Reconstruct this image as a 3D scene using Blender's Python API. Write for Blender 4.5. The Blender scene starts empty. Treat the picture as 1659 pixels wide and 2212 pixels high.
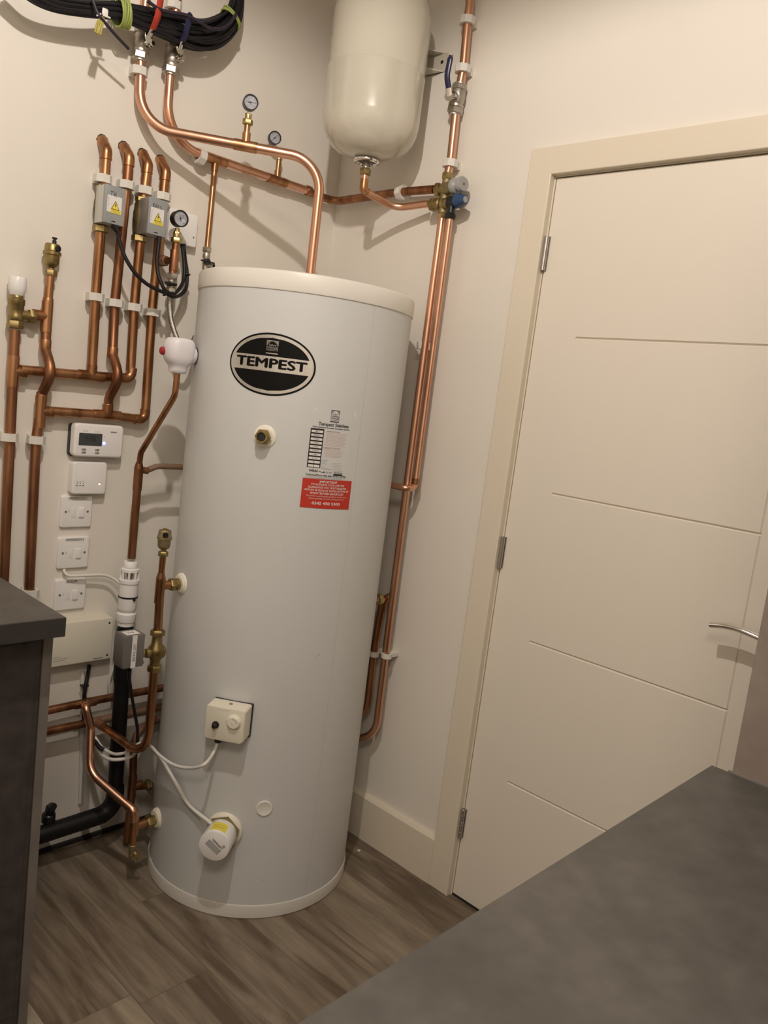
import bpy, bmesh, math, random
from mathutils import Vector as V, Matrix
random.seed(4)
SC = bpy.context.scene
COL = SC.collection
PI = math.pi

# ------------------------------------------------------------------ materials
def new_mat(name):
    m = bpy.data.materials.new(name); m.use_nodes = True
    nt = m.node_tree; b = nt.nodes['Principled BSDF']
    return m, nt, b
def flat(name, col, rough=.5, metal=0, coat=0, spec=.5, emit=None, es=0, trans=0, bump=0, bscale=200):
    m, nt, b = new_mat(name)
    b.inputs['Base Color'].default_value = (*col, 1)
    b.inputs['Roughness'].default_value = rough
    b.inputs['Metallic'].default_value = metal
    b.inputs['Specular IOR Level'].default_value = spec
    b.inputs['Coat Weight'].default_value = coat
    b.inputs['Coat Roughness'].default_value = .12
    b.inputs['Transmission Weight'].default_value = trans
    if emit:
        b.inputs['Emission Color'].default_value = (*emit, 1); b.inputs['Emission Strength'].default_value = es
    n = nt.nodes.new('ShaderNodeTexNoise'); n.inputs['Scale'].default_value = bscale; n.inputs['Detail'].default_value = 3
    tc = nt.nodes.new('ShaderNodeTexCoord'); nt.links.new(tc.outputs['Object'], n.inputs['Vector'])
    bp = nt.nodes.new('ShaderNodeBump'); bp.inputs['Strength'].default_value = bump if bump else .02
    bp.inputs['Distance'].default_value = .001
    nt.links.new(n.outputs['Fac'], bp.inputs['Height']); nt.links.new(bp.outputs['Normal'], b.inputs['Normal'])
    return m
def noisy(name, c1, c2, scale=8, rough=(.3,.5), metal=0, stretch=(1,1,1), lo=.35, hi=.65, detail=5, coat=0, bump=.05, bscale=None):
    m, nt, b = new_mat(name)
    tc = nt.nodes.new('ShaderNodeTexCoord'); mp = nt.nodes.new('ShaderNodeMapping')
    mp.inputs['Scale'].default_value = stretch
    nt.links.new(tc.outputs['Object'], mp.inputs['Vector'])
    n = nt.nodes.new('ShaderNodeTexNoise'); n.inputs['Scale'].default_value = scale; n.inputs['Detail'].default_value = detail
    nt.links.new(mp.outputs['Vector'], n.inputs['Vector'])
    r = nt.nodes.new('ShaderNodeValToRGB'); r.color_ramp.elements[0].position = lo; r.color_ramp.elements[1].position = hi
    r.color_ramp.elements[0].color = (*c1, 1); r.color_ramp.elements[1].color = (*c2, 1)
    nt.links.new(n.outputs['Fac'], r.inputs['Fac']); nt.links.new(r.outputs['Color'], b.inputs['Base Color'])
    mr = nt.nodes.new('ShaderNodeMapRange'); mr.inputs['To Min'].default_value = rough[0]; mr.inputs['To Max'].default_value = rough[1]
    nt.links.new(n.outputs['Fac'], mr.inputs['Value']); nt.links.new(mr.outputs['Result'], b.inputs['Roughness'])
    b.inputs['Metallic'].default_value = metal; b.inputs['Coat Weight'].default_value = coat
    bp = nt.nodes.new('ShaderNodeBump'); bp.inputs['Strength'].default_value = bump; bp.inputs['Distance'].default_value = .002
    n2 = nt.nodes.new('ShaderNodeTexNoise'); n2.inputs['Scale'].default_value = bscale or scale * 4
    nt.links.new(mp.outputs['Vector'], n2.inputs['Vector'])
    nt.links.new(n2.outputs['Fac'], bp.inputs['Height']); nt.links.new(bp.outputs['Normal'], b.inputs['Normal'])
    return m

M = {}
M['wall'] = noisy('wall paint', (.76,.715,.64), (.80,.755,.68), 1.5, (.55,.65), bump=.04, bscale=60)
M['ceiling'] = flat('ceiling paint', (.82,.79,.74), .8)
M['trim'] = flat('satin trim paint', (.74,.665,.54), .32, bump=.02, bscale=40)
M['door'] = flat('door paint', (.78,.72,.625), .4, bump=.02, bscale=30)
M['copper'] = noisy('bright copper', (.66,.36,.235), (.78,.46,.32), 14, (.26,.38), 1, (1,1,.35), bump=.03)
M['copper_warm'] = noisy('handled copper', (.28,.13,.058), (.54,.285,.145), 30, (.28,.44), 1, (1,1,.16), .36, .62, bump=.04)
M['copper_dull'] = noisy('dull brown copper', (.20,.088,.045), (.42,.205,.11), 30, (.36,.52), 1, (1,1,.16), .34, .66, bump=.05)
M['copper_dusty'] = noisy('dusty copper', (.30,.15,.085), (.33,.25,.18), 22, (.45,.8), .7, (1,1,1), .4, .7, bump=.1)
M['brass'] = noisy('brass', (.27,.20,.085), (.44,.34,.155), 25, (.36,.5), 1, bump=.04)
M['brass_bright'] = noisy('polished brass', (.44,.34,.15), (.58,.46,.22), 25, (.32,.44), 1)
M['bronze'] = noisy('sandy bronze casting', (.27,.22,.115), (.37,.30,.165), 60, (.5,.62), .85, bump=.2)
M['nickel'] = noisy('nickel plate', (.42,.39,.34), (.55,.51,.45), 30, (.40,.52), 1)
M['dark_bronze'] = noisy('dull bronze casting', (.13,.10,.05), (.20,.155,.08), 60, (.5,.62), .85, bump=.2)
M['chrome'] = flat('chrome', (.75,.73,.70), .14, 1)
M['satin_steel'] = flat('satin steel', (.50,.47,.44), .36, 1)
M['steel_braid'] = noisy('braided steel', (.26,.245,.225), (.58,.55,.50), 420, (.32,.45), 1, (1,1,.6), .35, .6, bump=.3)
M['clip'] = flat('white clip plastic', (.70,.68,.62), .45)
M['white'] = flat('white plastic', (.80,.78,.74), .35)
M['gloss_white'] = flat('glossy white plastic', (.84,.82,.80), .2, coat=.2)
M['shroud'] = flat('lilac white moulded plastic', (.74,.71,.73), .42)
M['cream'] = flat('cream plastic', (.74,.70,.58), .45)
M['ivory'] = flat('ivory plastic', (.80,.76,.64), .4)
M['vessel'] = flat('cream gloss enamel', (.60,.565,.47), .2, coat=.5, bump=.01, bscale=6)
M['tank'] = noisy('white stoved steel', (.605,.61,.60), (.63,.635,.625), 1.2, (.36,.42), bump=.015, bscale=3)
M['lid'] = flat('cylinder lid plastic', (.78,.75,.69), .32)
M['tank_base'] = flat('cylinder base plastic', (.66,.63,.58), .35)
M['grey_metal'] = noisy('grey painted metal', (.30,.315,.32), (.35,.365,.37), 10, (.35,.45), .2)
M['silver_side'] = noisy('bare aluminium', (.52,.53,.50), (.66,.66,.62), 14, (.3,.45), .8, (1,1,.1))
M['dark_grey'] = flat('dark grey plastic', (.150,.138,.128), .4)
M['mid_grey'] = flat('grey plastic', (.34,.34,.33), .42)
M['black'] = flat('black plastic', (.012,.012,.013), .35)
M['black_pipe'] = flat('black waste pipe plastic', (.007,.007,.007), .5, spec=.3)
M['cable_black'] = flat('black cable sheath', (.011,.010,.012), .45, spec=.3)
M['cable_violet'] = flat('worn black cable sheath', (.028,.021,.033), .45, spec=.3)
M['cable_white'] = flat('white cable sheath', (.72,.70,.64), .5)
M['red'] = flat('red plastic sleeve', (.44,.04,.022), .35)
M['red_cap'] = flat('dark red knob', (.35,.02,.03), .4)
M['blue'] = flat('navy plastic sleeve', (.010,.011,.048), .32)
M['blue_cap'] = flat('blue valve cap', (.025,.065,.16), .4)
M['yellow'] = flat('yellow label', (.80,.66,.06), .5)
M['label'] = flat('white paper label', (.74,.71,.68), .5)
M['label_red'] = flat('red sticker', (.50,.035,.02), .42)
M['ink'] = flat('black ink', (.008,.008,.009), .5)
M['ink_grey'] = flat('grey ink', (.19,.18,.17), .6)
M['ink_red'] = flat('pale red ink', (.60,.34,.30), .6)
M['ink_white'] = flat('white ink', (.82,.76,.72), .5)
M['lcd'] = flat('lcd glass', (.055,.060,.063), .3)
M['lcd_ink'] = flat('lcd segments', (.012,.014,.016), .3)
M['led_blue'] = flat('blue indicator', (.1,.3,1), .3, emit=(.08,.22,1), es=26)
M['led_red'] = flat('orange indicator', (1,.4,.3), .3, emit=(1,.30,.20), es=5)
M['silver'] = noisy('brushed silver foil', (.56,.55,.53), (.66,.65,.63), 3, (.24,.34), 1, (120,120,1))
M['gloss_black'] = flat('gloss black print', (.004,.004,.004), .4, spec=.15)
M['tape'] = flat('green yellow earth sleeving', (.30,.36,.09), .5)
M['tape_yellow'] = flat('yellow earth sleeving', (.42,.36,.09), .5)
M['tape_green'] = flat('green earth sleeving', (.16,.30,.07), .5)
M['dark_gap'] = flat('dark gap fill', (.02,.016,.012), .9)
M['dial'] = flat('gauge dial', (.80,.80,.86), .4)
M['hole'] = flat('rough plaster hole', (.05,.04,.035), .9)
M['seam'] = flat('faint seam line', (.42,.40,.38), .5)
M['dust'] = flat('plaster crumb', (.7,.68,.62), .8)
M['lamp'] = flat('lamp diffuser', (1,.9,.75), .4, emit=(1,.80,.55), es=6)
M['carcass'] = noisy('dark brown carcass laminate', (.035,.028,.027), (.055,.045,.042), 30, (.5,.6))
M['panel_edge'] = noisy('lit panel edging', (.135,.12,.108), (.165,.148,.132), 12, (.45,.55))

def concrete(name, a, b_, c, rough):
    m, nt, b = new_mat(name)
    tc = nt.nodes.new('ShaderNodeTexCoord')
    n1 = nt.nodes.new('ShaderNodeTexNoise'); n1.inputs['Scale'].default_value = 5; n1.inputs['Detail'].default_value = 8; n1.inputs['Roughness'].default_value = .65
    n2 = nt.nodes.new('ShaderNodeTexNoise'); n2.inputs['Scale'].default_value = 38; n2.inputs['Detail'].default_value = 6
    for n in (n1, n2): nt.links.new(tc.outputs['Object'], n.inputs['Vector'])
    mx = nt.nodes.new('ShaderNodeMix'); mx.inputs['Factor'].default_value = .3
    nt.links.new(n1.outputs['Fac'], mx.inputs[2]); nt.links.new(n2.outputs['Fac'], mx.inputs[3])
    r = nt.nodes.new('ShaderNodeValToRGB'); e = r.color_ramp.elements
    e[0].position = .36; e[0].color = (*a, 1); e[1].position = .66; e[1].color = (*c, 1)
    k = e.new(.5); k.color = (*b_, 1)
    nt.links.new(mx.outputs[0], r.inputs['Fac']); nt.links.new(r.outputs['Color'], b.inputs['Base Color'])
    b.inputs['Roughness'].default_value = rough
    bp = nt.nodes.new('ShaderNodeBump'); bp.inputs['Strength'].default_value = .08; bp.inputs['Distance'].default_value = .001
    nt.links.new(n2.outputs['Fac'], bp.inputs['Height']); nt.links.new(bp.outputs['Normal'], b.inputs['Normal'])
    return m
M['worktop'] = concrete('grey concrete laminate', (.052,.047,.041), (.070,.064,.056), (.100,.091,.080), .45)
M['worktop_edge'] = concrete('dark worktop edging', (.030,.027,.025), (.037,.033,.031), (.045,.041,.038), .5)
M['tall_panel'] = concrete('taupe concrete laminate', (.185,.15,.125), (.215,.178,.150), (.25,.21,.18), .5)

def wood():
    m, nt, b = new_mat('grey brown oak plank floor')
    N = nt.nodes.new; Lk = nt.links.new
    tc = N('ShaderNodeTexCoord'); sp = N('ShaderNodeSeparateXYZ'); Lk(tc.outputs['Object'], sp.inputs[0])
    def math_(op, a, b2=None, v=None):
        n = N('ShaderNodeMath'); n.operation = op
        Lk(a, n.inputs[0])
        if b2 is not None: Lk(b2, n.inputs[1])
        elif v is not None: n.inputs[1].default_value = v
        return n.outputs[0]
    row = math_('DIVIDE', sp.outputs['X'], v=.18)
    ri = math_('FLOOR', row); rf = math_('FRACT', row)
    wn = N('ShaderNodeTexWhiteNoise'); wn.noise_dimensions = '1D'; Lk(ri, wn.inputs['W'])
    yy = math_('DIVIDE', sp.outputs['Y'], v=1.22)
    ys = math_('ADD', yy, wn.outputs['Value'])
    yi = math_('FLOOR', ys); yf = math_('FRACT', ys)
    cb = N('ShaderNodeCombineXYZ'); Lk(ri, cb.inputs[0]); Lk(yi, cb.inputs[1])
    w2 = N('ShaderNodeTexWhiteNoise'); w2.noise_dimensions = '3D'; Lk(cb.outputs[0], w2.inputs['Vector'])
    # grain: noise stretched along Y, shifted per plank
    off = N('ShaderNodeVectorMath'); off.operation = 'MULTIPLY_ADD'
    Lk(w2.outputs['Color'], off.inputs[0]); off.inputs[1].default_value = (7, 7, 7); Lk(tc.outputs['Object'], off.inputs[2])
    mp = N('ShaderNodeMapping'); mp.inputs['Scale'].default_value = (1, .11, 1); Lk(off.outputs[0], mp.inputs['Vector'])
    g = N('ShaderNodeTexNoise'); g.inputs['Scale'].default_value = 26; g.inputs['Detail'].default_value = 7; g.inputs['Distortion'].default_value = 1.2; g.inputs['Roughness'].default_value = .6
    Lk(mp.outputs['Vector'], g.inputs['Vector'])
    g2 = N('ShaderNodeTexNoise'); g2.inputs['Scale'].default_value = 7; g2.inputs['Detail'].default_value = 4; g2.inputs['Distortion'].default_value = 2
    Lk(mp.outputs['Vector'], g2.inputs['Vector'])
    s1 = math_('MULTIPLY', g.outputs['Fac'], v=.55); s2 = math_('MULTIPLY', g2.outputs['Fac'], v=.45); s3 = math_('ADD', s1, s2)
    s4 = math_('MULTIPLY', w2.outputs['Value'], v=.17); s5 = math_('ADD', s3, s4)
    r = N('ShaderNodeValToRGB'); e = r.color_ramp.elements
    e[0].position = .42; e[0].color = (.105,.075,.050, 1); e[1].position = .78; e[1].color = (.36,.30,.22, 1)
    k = e.new(.56); k.color = (.205,.162,.116, 1)
    Lk(s5, r.inputs['Fac'])
    # joints
    a1 = math_('LESS_THAN', rf, v=.008); a2 = math_('LESS_THAN', yf, v=.0015); a3 = math_('MAXIMUM', a1, a2)
    mx = N('ShaderNodeMix'); mx.data_type = 'RGBA'; Lk(a3, mx.inputs['Factor']); Lk(r.outputs['Color'], mx.inputs[6]); mx.inputs[7].default_value = (.115,.088,.064,1)
    Lk(mx.outputs[2], b.inputs['Base Color'])
    b.inputs['Roughness'].default_value = .42
    bp = N('ShaderNodeBump'); bp.inputs['Strength'].default_value = .15; bp.inputs['Distance'].default_value = .001
    Lk(g.outputs['Fac'], bp.inputs['Height']); Lk(bp.outputs['Normal'], b.inputs['Normal'])
    return m
M['floor'] = wood()

# ------------------------------------------------------------------ frames
def frame(right, up, out, o):
    return Matrix(((right[0], up[0], out[0], o[0]), (right[1], up[1], out[1], o[1]), (right[2], up[2], out[2], o[2]), (0,0,0,1)))
def FL(x, z, d=0): return frame((1,0,0), (0,0,1), (0,-1,0), (x,-d,z))          # on the pipe wall
def FR(y, z, d=0): return frame((0,-1,0), (0,0,1), (-1,0,0), (-d,y,z))         # on the door wall
CX, CY, CR = -.3654, -.3450, .2849
def FC(deg, z, dr=0):                                                          # on the cylinder jacket
    a = math.radians(deg); c, s = math.cos(a), math.sin(a)
    return frame((-s,c,0), (0,0,1), (c,s,0), (CX+(CR+dr)*c, CY+(CR+dr)*s, z))
def wrap(s, z, dr=.0006):
    a = math.radians(230) + s/CR
    return V((CX+(CR+dr)*math.cos(a), CY+(CR+dr)*math.sin(a), z))
def axis_frame(o, axis, hint=(0,0,1)):
    z = V(axis).normalized(); h = V(hint)
    if abs(z.dot(h)) > .95: h = V((1,0,0))
    x = h.cross(z).normalized(); y = z.cross(x)
    return frame(x, y, z, o)

# ------------------------------------------------------------------ mesh builder
def fillet(pts, rad, n=8):
    pts = [V(p) for p in pts]
    if len(pts) < 3: return pts
    rads = rad if isinstance(rad, (list, tuple)) else [rad]*(len(pts)-2)
    out = [pts[0]]
    for i in range(1, len(pts)-1):
        p0, p, p1 = pts[i-1], pts[i], pts[i+1]
        a = (p0-p); b = (p1-p); la, lb = a.length, b.length
        a.normalize(); b.normalize(); ang = a.angle(b)
        if ang > PI-.02 or rads[i-1] <= 0: out.append(p); continue
        t = min(rads[i-1]/math.tan(ang/2), la*.48 if i > 1 else la*.96, lb*.48 if i < len(pts)-2 else lb*.96)
        r = t*math.tan(ang/2); bis = (a+b).normalized(); c = p + bis*(r/math.sin(ang/2))
        s, e = p+a*t, p+b*t; u, w = (s-c), (e-c); th = u.angle(w)
        for k in range(n+1):
            f = k/n
            out.append(c + (u*math.sin((1-f)*th)+w*math.sin(f*th))/math.sin(th))
    out.append(pts[-1])
    return out
def smooth_path(pts, n=8):
    P = [V(p) for p in pts]; P = [P[0]*2-P[1]] + P + [P[-1]*2-P[-2]]; out = []
    for i in range(1, len(P)-2):
        a, b, c, d = P[i-1], P[i], P[i+1], P[i+2]
        for k in range(n):
            t = k/n
            out.append(.5*((2*b)+(c-a)*t+(2*a-5*b+4*c-d)*t*t+(3*b-a-3*c+d)*t**3))
    out.append(P[-2]); return out

class MB:
    def __init__(s): s.bm = bmesh.new()
    def face(s, vs):
        try: return s.bm.faces.new(vs)
        except ValueError: return None
    def box(s, c, sz, F=None, bev=0, seg=2):
        F = F or Matrix.Identity(4); b = bmesh.new()
        bmesh.ops.create_cube(b, size=1)
        bmesh.ops.scale(b, vec=sz, verts=b.verts); bmesh.ops.translate(b, vec=c, verts=b.verts)
        if bev: bmesh.ops.bevel(b, geom=b.edges[:], offset=bev, segments=seg, profile=.5, affect='EDGES')
        b.transform(F); me = bpy.data.meshes.new('t'); b.to_mesh(me); b.free(); s.bm.from_mesh(me); bpy.data.meshes.remove(me)
        return s
    def slab(s, poly, h0, h1, F=None, bev=0, seg=2):
        """poly in the frame's right/up plane, from out=h0 to out=h1"""
        F = F or Matrix.Identity(4); b = bmesh.new()
        lo = [b.verts.new((x,y,h0)) for x, y in poly]; hi = [b.verts.new((x,y,h1)) for x, y in poly]
        n = len(poly)
        b.faces.new(lo[::-1]); top = b.faces.new(hi)
        for i in range(n): b.faces.new((lo[i], lo[(i+1)%n], hi[(i+1)%n], hi[i]))
        bmesh.ops.recalc_face_normals(b, faces=b.faces[:])
        if bev: bmesh.ops.bevel(b, geom=list(top.edges), offset=bev, segments=seg, profile=.5, affect='EDGES')
        b.transform(F); me = bpy.data.meshes.new('t'); b.to_mesh(me); b.free(); s.bm.from_mesh(me); bpy.data.meshes.remove(me)
        return s
    def rrect(s, cx, cy, w, h, r, h0, h1, F=None, bev=0, seg=2):
        p = []
        for sx, sy, a0 in ((1,1,0), (-1,1,90), (-1,-1,180), (1,-1,270)):
            for k in range(6):
                a = math.radians(a0+k*18)
                p.append((cx+sx*(w/2-r)+r*math.cos(a), cy+sy*(h/2-r)+r*math.sin(a)))
        return s.slab(p, h0, h1, F, bev, seg)
    def lathe(s, prof, o, axis=(0,0,1), n=32, F=None, sq=1):
        F = F or axis_frame(o, axis); rings = []
        for r, h in prof:
            if r < 1e-6: rings.append([s.bm.verts.new(F @ V((0,0,h)))]); continue
            rings.append([s.bm.verts.new(F @ V((r*math.cos(2*PI*k/n), r*math.sin(2*PI*k/n)*sq, h))) for k in range(n)])
        for a, b in zip(rings, rings[1:]):
            for k in range(n):
                k2 = (k+1) % n
                if len(a) == 1 and len(b) == 1: continue
                if len(a) == 1: s.face((a[0], b[k2], b[k]))
                elif len(b) == 1: s.face((a[k], a[k2], b[0]))
                else: s.face((a[k], a[k2], b[k2], b[k]))
        for rg, fl in ((rings[0], 1), (rings[-1], 0)):
            if len(rg) > 1 and not (prof[0] == prof[-1]): s.face(rg[::-1] if fl else rg)
        return s
    def cyl(s, o, axis, r, h, bev=None, n=28):
        b = min(r, h)*.12 if bev is None else bev
        return s.lathe([(r-b,0),(r,b),(r,h-b),(r-b,h)], o, axis, n)
    def ring(s, o, axis, ro, ri, h, n=28, bev=.0006):
        p = [(ri,0),(ro-bev,0),(ro,bev),(ro,h-bev),(ro-bev,h),(ri,h),(ri,0)]
        return s.lathe(p, o, axis, n)
    def hexnut(s, o, axis, r, h, rot=0):
        F = axis_frame(o, axis) @ Matrix.Rotation(rot, 4, 'Z'); R_ = r/math.cos(PI/6); prof = [(.90,0),(1,.12),(1,.88),(.90,1)]
        rings = [[s.bm.verts.new(F @ V((R_*q*math.cos(PI/3*k), R_*q*math.sin(PI/3*k), h*t))) for k in range(6)] for q, t in prof]
        for a, b in zip(rings, rings[1:]):
            for k in range(6): s.face((a[k], a[(k+1)%6], b[(k+1)%6], b[k]))
        s.face(rings[0][::-1]); s.face(rings[-1]); return s
    def tube(s, pts, r, n=16, caps=True, flat_=1, up=None):
        P = [V(p) for p in pts]; Q = [P[0]]
        for p in P[1:]:
            if (p-Q[-1]).length > 1e-5: Q.append(p)
        P = Q; rr = r if callable(r) else (lambda t: r)
        t0 = (P[1]-P[0]).normalized(); nrm = V(up) if up else (V((0,0,1)) if abs(t0.z) < .9 else V((1,0,0)))
        nrm = (nrm - t0*nrm.dot(t0)).normalized(); rings = []
        for i, p in enumerate(P):
            t = (P[min(i+1, len(P)-1)]-P[max(i-1, 0)]).normalized()
            nrm = (nrm - t*nrm.dot(t)).normalized(); bn = t.cross(nrm); R_ = rr(i/(len(P)-1))
            rings.append([s.bm.verts.new(p + nrm*R_*flat_*math.cos(2*PI*k/n) + bn*R_*math.sin(2*PI*k/n)) for k in range(n)])
        for a, b in zip(rings, rings[1:]):
            for k in range(n): s.face((a[k], a[(k+1)%n], b[(k+1)%n], b[k]))
        if caps: s.face(rings[0][::-1]); s.face(rings[-1])
        return s
    def sphere(s, c, r, F=None, sc=(1,1,1)):
        b = bmesh.new(); bmesh.ops.create_uvsphere(b, u_segments=20, v_segments=12, radius=r)
        bmesh.ops.scale(b, vec=sc, verts=b.verts)
        if F: b.transform(F)
        bmesh.ops.translate(b, vec=c, verts=b.verts)
        me = bpy.data.meshes.new('t'); b.to_mesh(me); b.free(); s.bm.from_mesh(me); bpy.data.meshes.remove(me); return s
    def text(s, body, size, F=None, fn=None, cx=0, cy=0, w=None, align='CENTER', bold=0, shear=0):
        cu = bpy.data.curves.new('t', 'FONT'); cu.body = body; cu.size = 1; cu.align_x = align; cu.align_y = 'CENTER'
        cu.shear = shear; cu.resolution_u = 3
        o = bpy.data.objects.new('t', cu); COL.objects.link(o)
        dg = bpy.context.evaluated_depsgraph_get(); me = bpy.data.meshes.new_from_object(o.evaluated_get(dg))
        bpy.data.objects.remove(o); bpy.data.curves.remove(cu)
        for v in me.vertices: v.co *= size
        xs = [v.co.x for v in me.vertices] or [0]; k = 1
        if w: k = w/(max(xs)-min(xs))
        base = [v.co.copy() for v in me.vertices]
        for sx, sy in (((-bold,0), (bold,0), (0,bold*.6), (0,-bold*.6)) if bold > 0 else ((0,0),)):
            for v, c in zip(me.vertices, base):
                p = V((c.x*k+cx+sx, c.y+cy+sy, 0)); v.co = fn(p.x, p.y) if fn else (F @ p)
            s.bm.from_mesh(me)
        bpy.data.meshes.remove(me); return s
    def patch(s, poly_rows, fn):
        """grid patch, poly_rows = list of rows of (x, y)"""
        rows = [[s.bm.verts.new(fn(x, y)) for x, y in row] for row in poly_rows]
        for a, b in zip(rows, rows[1:]):
            for k in range(len(a)-1): s.face((a[k], a[k+1], b[k+1], b[k]))
        return s
    def wrect(s, x0, y0, x1, y1, fn, n=None):
        n = n or max(1, int((x1-x0)/.008)); return s.patch([[(x0+(x1-x0)*k/n, y) for k in range(n+1)] for y in (y0, y1)], fn)
    def build(s, name, mat, parent=None, loc=None, smooth=True, ang=40, label=None, kind=None):
        og = V(loc) if loc is not None else (ORG[parent.name] if parent else V((0,0,0)))
        bmesh.ops.translate(s.bm, vec=-og, verts=s.bm.verts)
        me = bpy.data.meshes.new(name); s.bm.to_mesh(me); s.bm.free()
        me.materials.append(M[mat] if isinstance(mat, str) else mat)
        if smooth:
            me.shade_smooth(); me.set_sharp_from_angle(angle=math.radians(ang))
        o = bpy.data.objects.new(name, me); COL.objects.link(o)
        if parent: o.parent = parent; ORG[o.name] = og
        else: o.location = og; ORG[o.name] = og
        if label: o['label'] = label
        if kind: o['kind'] = kind
        return o
ORG = {}
def thing(name, loc, label=None, cat=None, group=None, kind=None):
    o = bpy.data.objects.new(name, None); COL.objects.link(o); o.location = loc; o.empty_display_size = .05
    ORG[o.name] = V(loc)
    return tag(o, label, cat, group, kind)
def tag(o, label=None, cat=None, group=None, kind=None):
    for k, v in (('label', label), ('category', cat), ('group', group), ('kind', kind)):
        if v: o[k] = v
    return o
def lerp(a, b, t): return V(a)*(1-t)+V(b)*t

# ------------------------------------------------------------------ room shell
XW, YW, HC = -3.1, -3.2, 2.66
MB().box((XW/2-.05, YW/2-.05, -.05), (-XW+.3, -YW+.3, .1)).build('floor', 'floor', smooth=False, kind='structure')
MB().box((XW/2, YW/2, HC+.05), (-XW+.3, -YW+.3, .1)).build('ceiling', 'ceiling', smooth=False, kind='structure')
MB().box((XW/2, .05, HC/2), (-XW+.2, .1, HC)).build('wall_left', 'wall', smooth=False, kind='structure')
Y0, Y1, ZD = -.800, -1.616, 2.012        # door opening
b = MB(); b.box((.05, (Y0+.1)/2, HC/2), (.1, .1-Y0, HC)); b.box((.05, (Y0+Y1)/2, (HC+ZD)/2), (.1, Y0-Y1, HC-ZD))
b.box((.05, (Y1+YW)/2, HC/2), (.1, Y1-YW, HC)); b.build('wall_right', 'wall', smooth=False, kind='structure')
MB().box((XW/2, YW-.05, HC/2), (-XW+.2, .1, HC)).build('wall_back', 'wall', smooth=False, kind='structure')
MB().box((XW-.05, YW/2, HC/2), (.1, -YW, HC)).build('wall_front', 'wall', smooth=False, kind='structure')
# skirting on the door wall
b = MB(); b.slab([(0,0),(.018,0),(.018,.136),(.012,.144),(0,.144)], 0, .757, frame((-1,0,0), (0,0,1), (0,-1,0), (0,0,0)))
b.build('baseboard_right', 'trim', smooth=False, kind='structure')
b = MB(); b.box((-.85, -.005, .006), (1.7, .010, .012)); b.build('gap_shade_left', 'dark_gap', smooth=False, kind='structure')  # dark strip painting the shaded gap between floor and pipe wall, no skirting here
# architrave
b = MB()
F = FR(0, 0)
def arch(pts): b.slab(pts, 0, .02, F, bev=.0025)
yi, yo, zi, zo = .8277, .7573, 1.993, 2.062; yi2, yo2 = 1.588, 1.658
arch([(yo,0),(yi,0),(yi,zi),(yi2,zi),(yi2,0),(yo2,0),(yo2,zo),(yo,zo)])
b.build('trim_1', 'trim', smooth=False, kind='structure')
# jamb lining with stop
b = MB()
b.box((.055, -.8158, ZD/2), (.11, .0316, ZD)); b.box((.055, -1.6001, ZD/2), (.11, .0318, ZD)); b.box((.055, (Y0+Y1)/2, 2.0008), (.11, -.8316-(-1.5842), .0224))
b.box((.058, -.8376, ZD/2), (.02, .012, ZD)); b.box((.058, -1.5782, ZD/2), (.02, .012, ZD)); b.box((.058, (Y0+Y1)/2, 1.9836), (.02, .75, .012))
b.box((.105, (Y0+Y1)/2, ZD/2), (.01, .76, ZD))
b.build('trim_2', 'trim', smooth=False, kind='structure')

# ------------------------------------------------------------------ door
dr = thing('door_1', (.006, -.832, .008), kind='structure')
DY0, DY1, DZ0, DZ1 = -.8342, -1.5816, .008, 1.9868
gh = [1.5904, 1.1942, .7980, .4018]; gy0, gy1, gw, gd = -.9560, -1.4785, .0070, .0055
def door_leaf():
    bm = bmesh.new(); X = .001
    zs = [DZ0]; 
    for z in sorted(gh): zs += [z-gw/2, z, z+gw/2]
    zs.append(DZ1)
    ys = [DY0, gy0, gy0-.003, gy1+.0022, gy1, gy1-.0022, DY1]
    def depth(i, j):
        y = ys[i]; z = zs[j]
        on_h = (j > 0 and j < len(zs)-1 and (j-1) % 3 == 1) and gy1-1e-6 <= y <= gy0-.002
        on_v = (i == 4) and 0 < j < len(zs)-1 and zs[1] <= z <= 1.60
        return gd if on_h else (.003 if on_v else 0)
    G = [[bm.verts.new((X+depth(i,j), ys[i], zs[j])) for j in range(len(zs))] for i in range(len(ys))]
    for i in range(len(ys)-1):
        for j in range(len(zs)-1): bm.faces.new((G[i][j], G[i+1][j], G[i+1][j+1], G[i][j+1]))
    # sides and back
    B = [bm.verts.new((X+.044, y, z)) for y, z in ((DY0,DZ0),(DY1,DZ0),(DY1,DZ1),(DY0,DZ1))]
    bm.faces.new(B); bot = [G[i][0] for i in range(len(ys))]; top = [G[i][-1] for i in range(len(ys))]
    bm.faces.new(bot+[B[1],B[0]]); bm.faces.new(top+[B[2],B[3]]); bm.faces.new(G[0]+[B[3],B[0]]); bm.faces.new(G[-1]+[B[2],B[1]])
    bmesh.ops.recalc_face_normals(bm, faces=bm.faces[:])
    m = MB(); m.bm.free(); m.bm = bm; return m
door_leaf().build('door_leaf', 'door', dr, smooth=False)
MB().box((.030, (Y0+Y1)/2, .0025), (.058, .752, .005)).build('threshold', 'dark_gap', dr, smooth=False)
for hp_ in ((0.0000, -0.8222, 1.8000), (0.0000, -0.8196, 1.0130), (0.0000, -0.8256, 0.2245)):
    hz = hp_[2]
    b = MB(); p = V((-.0068, -.8348, hz-.043)); b.cyl(p, (0,0,1), .0060, .086, .0008, 20)
    for k in (.018, .039, .047, .068): b.ring(p+V((0,0,k)), (0,0,1), .0064, .005, .0012, 20, .0002)
    b.box((-.0005, -.8300, hz), (.003, .008, .086)); b.box((-.0002, -.8390, hz), (.003, .006, .086))
    b.build('hinge', 'satin_steel', dr)
hd = MB()
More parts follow.
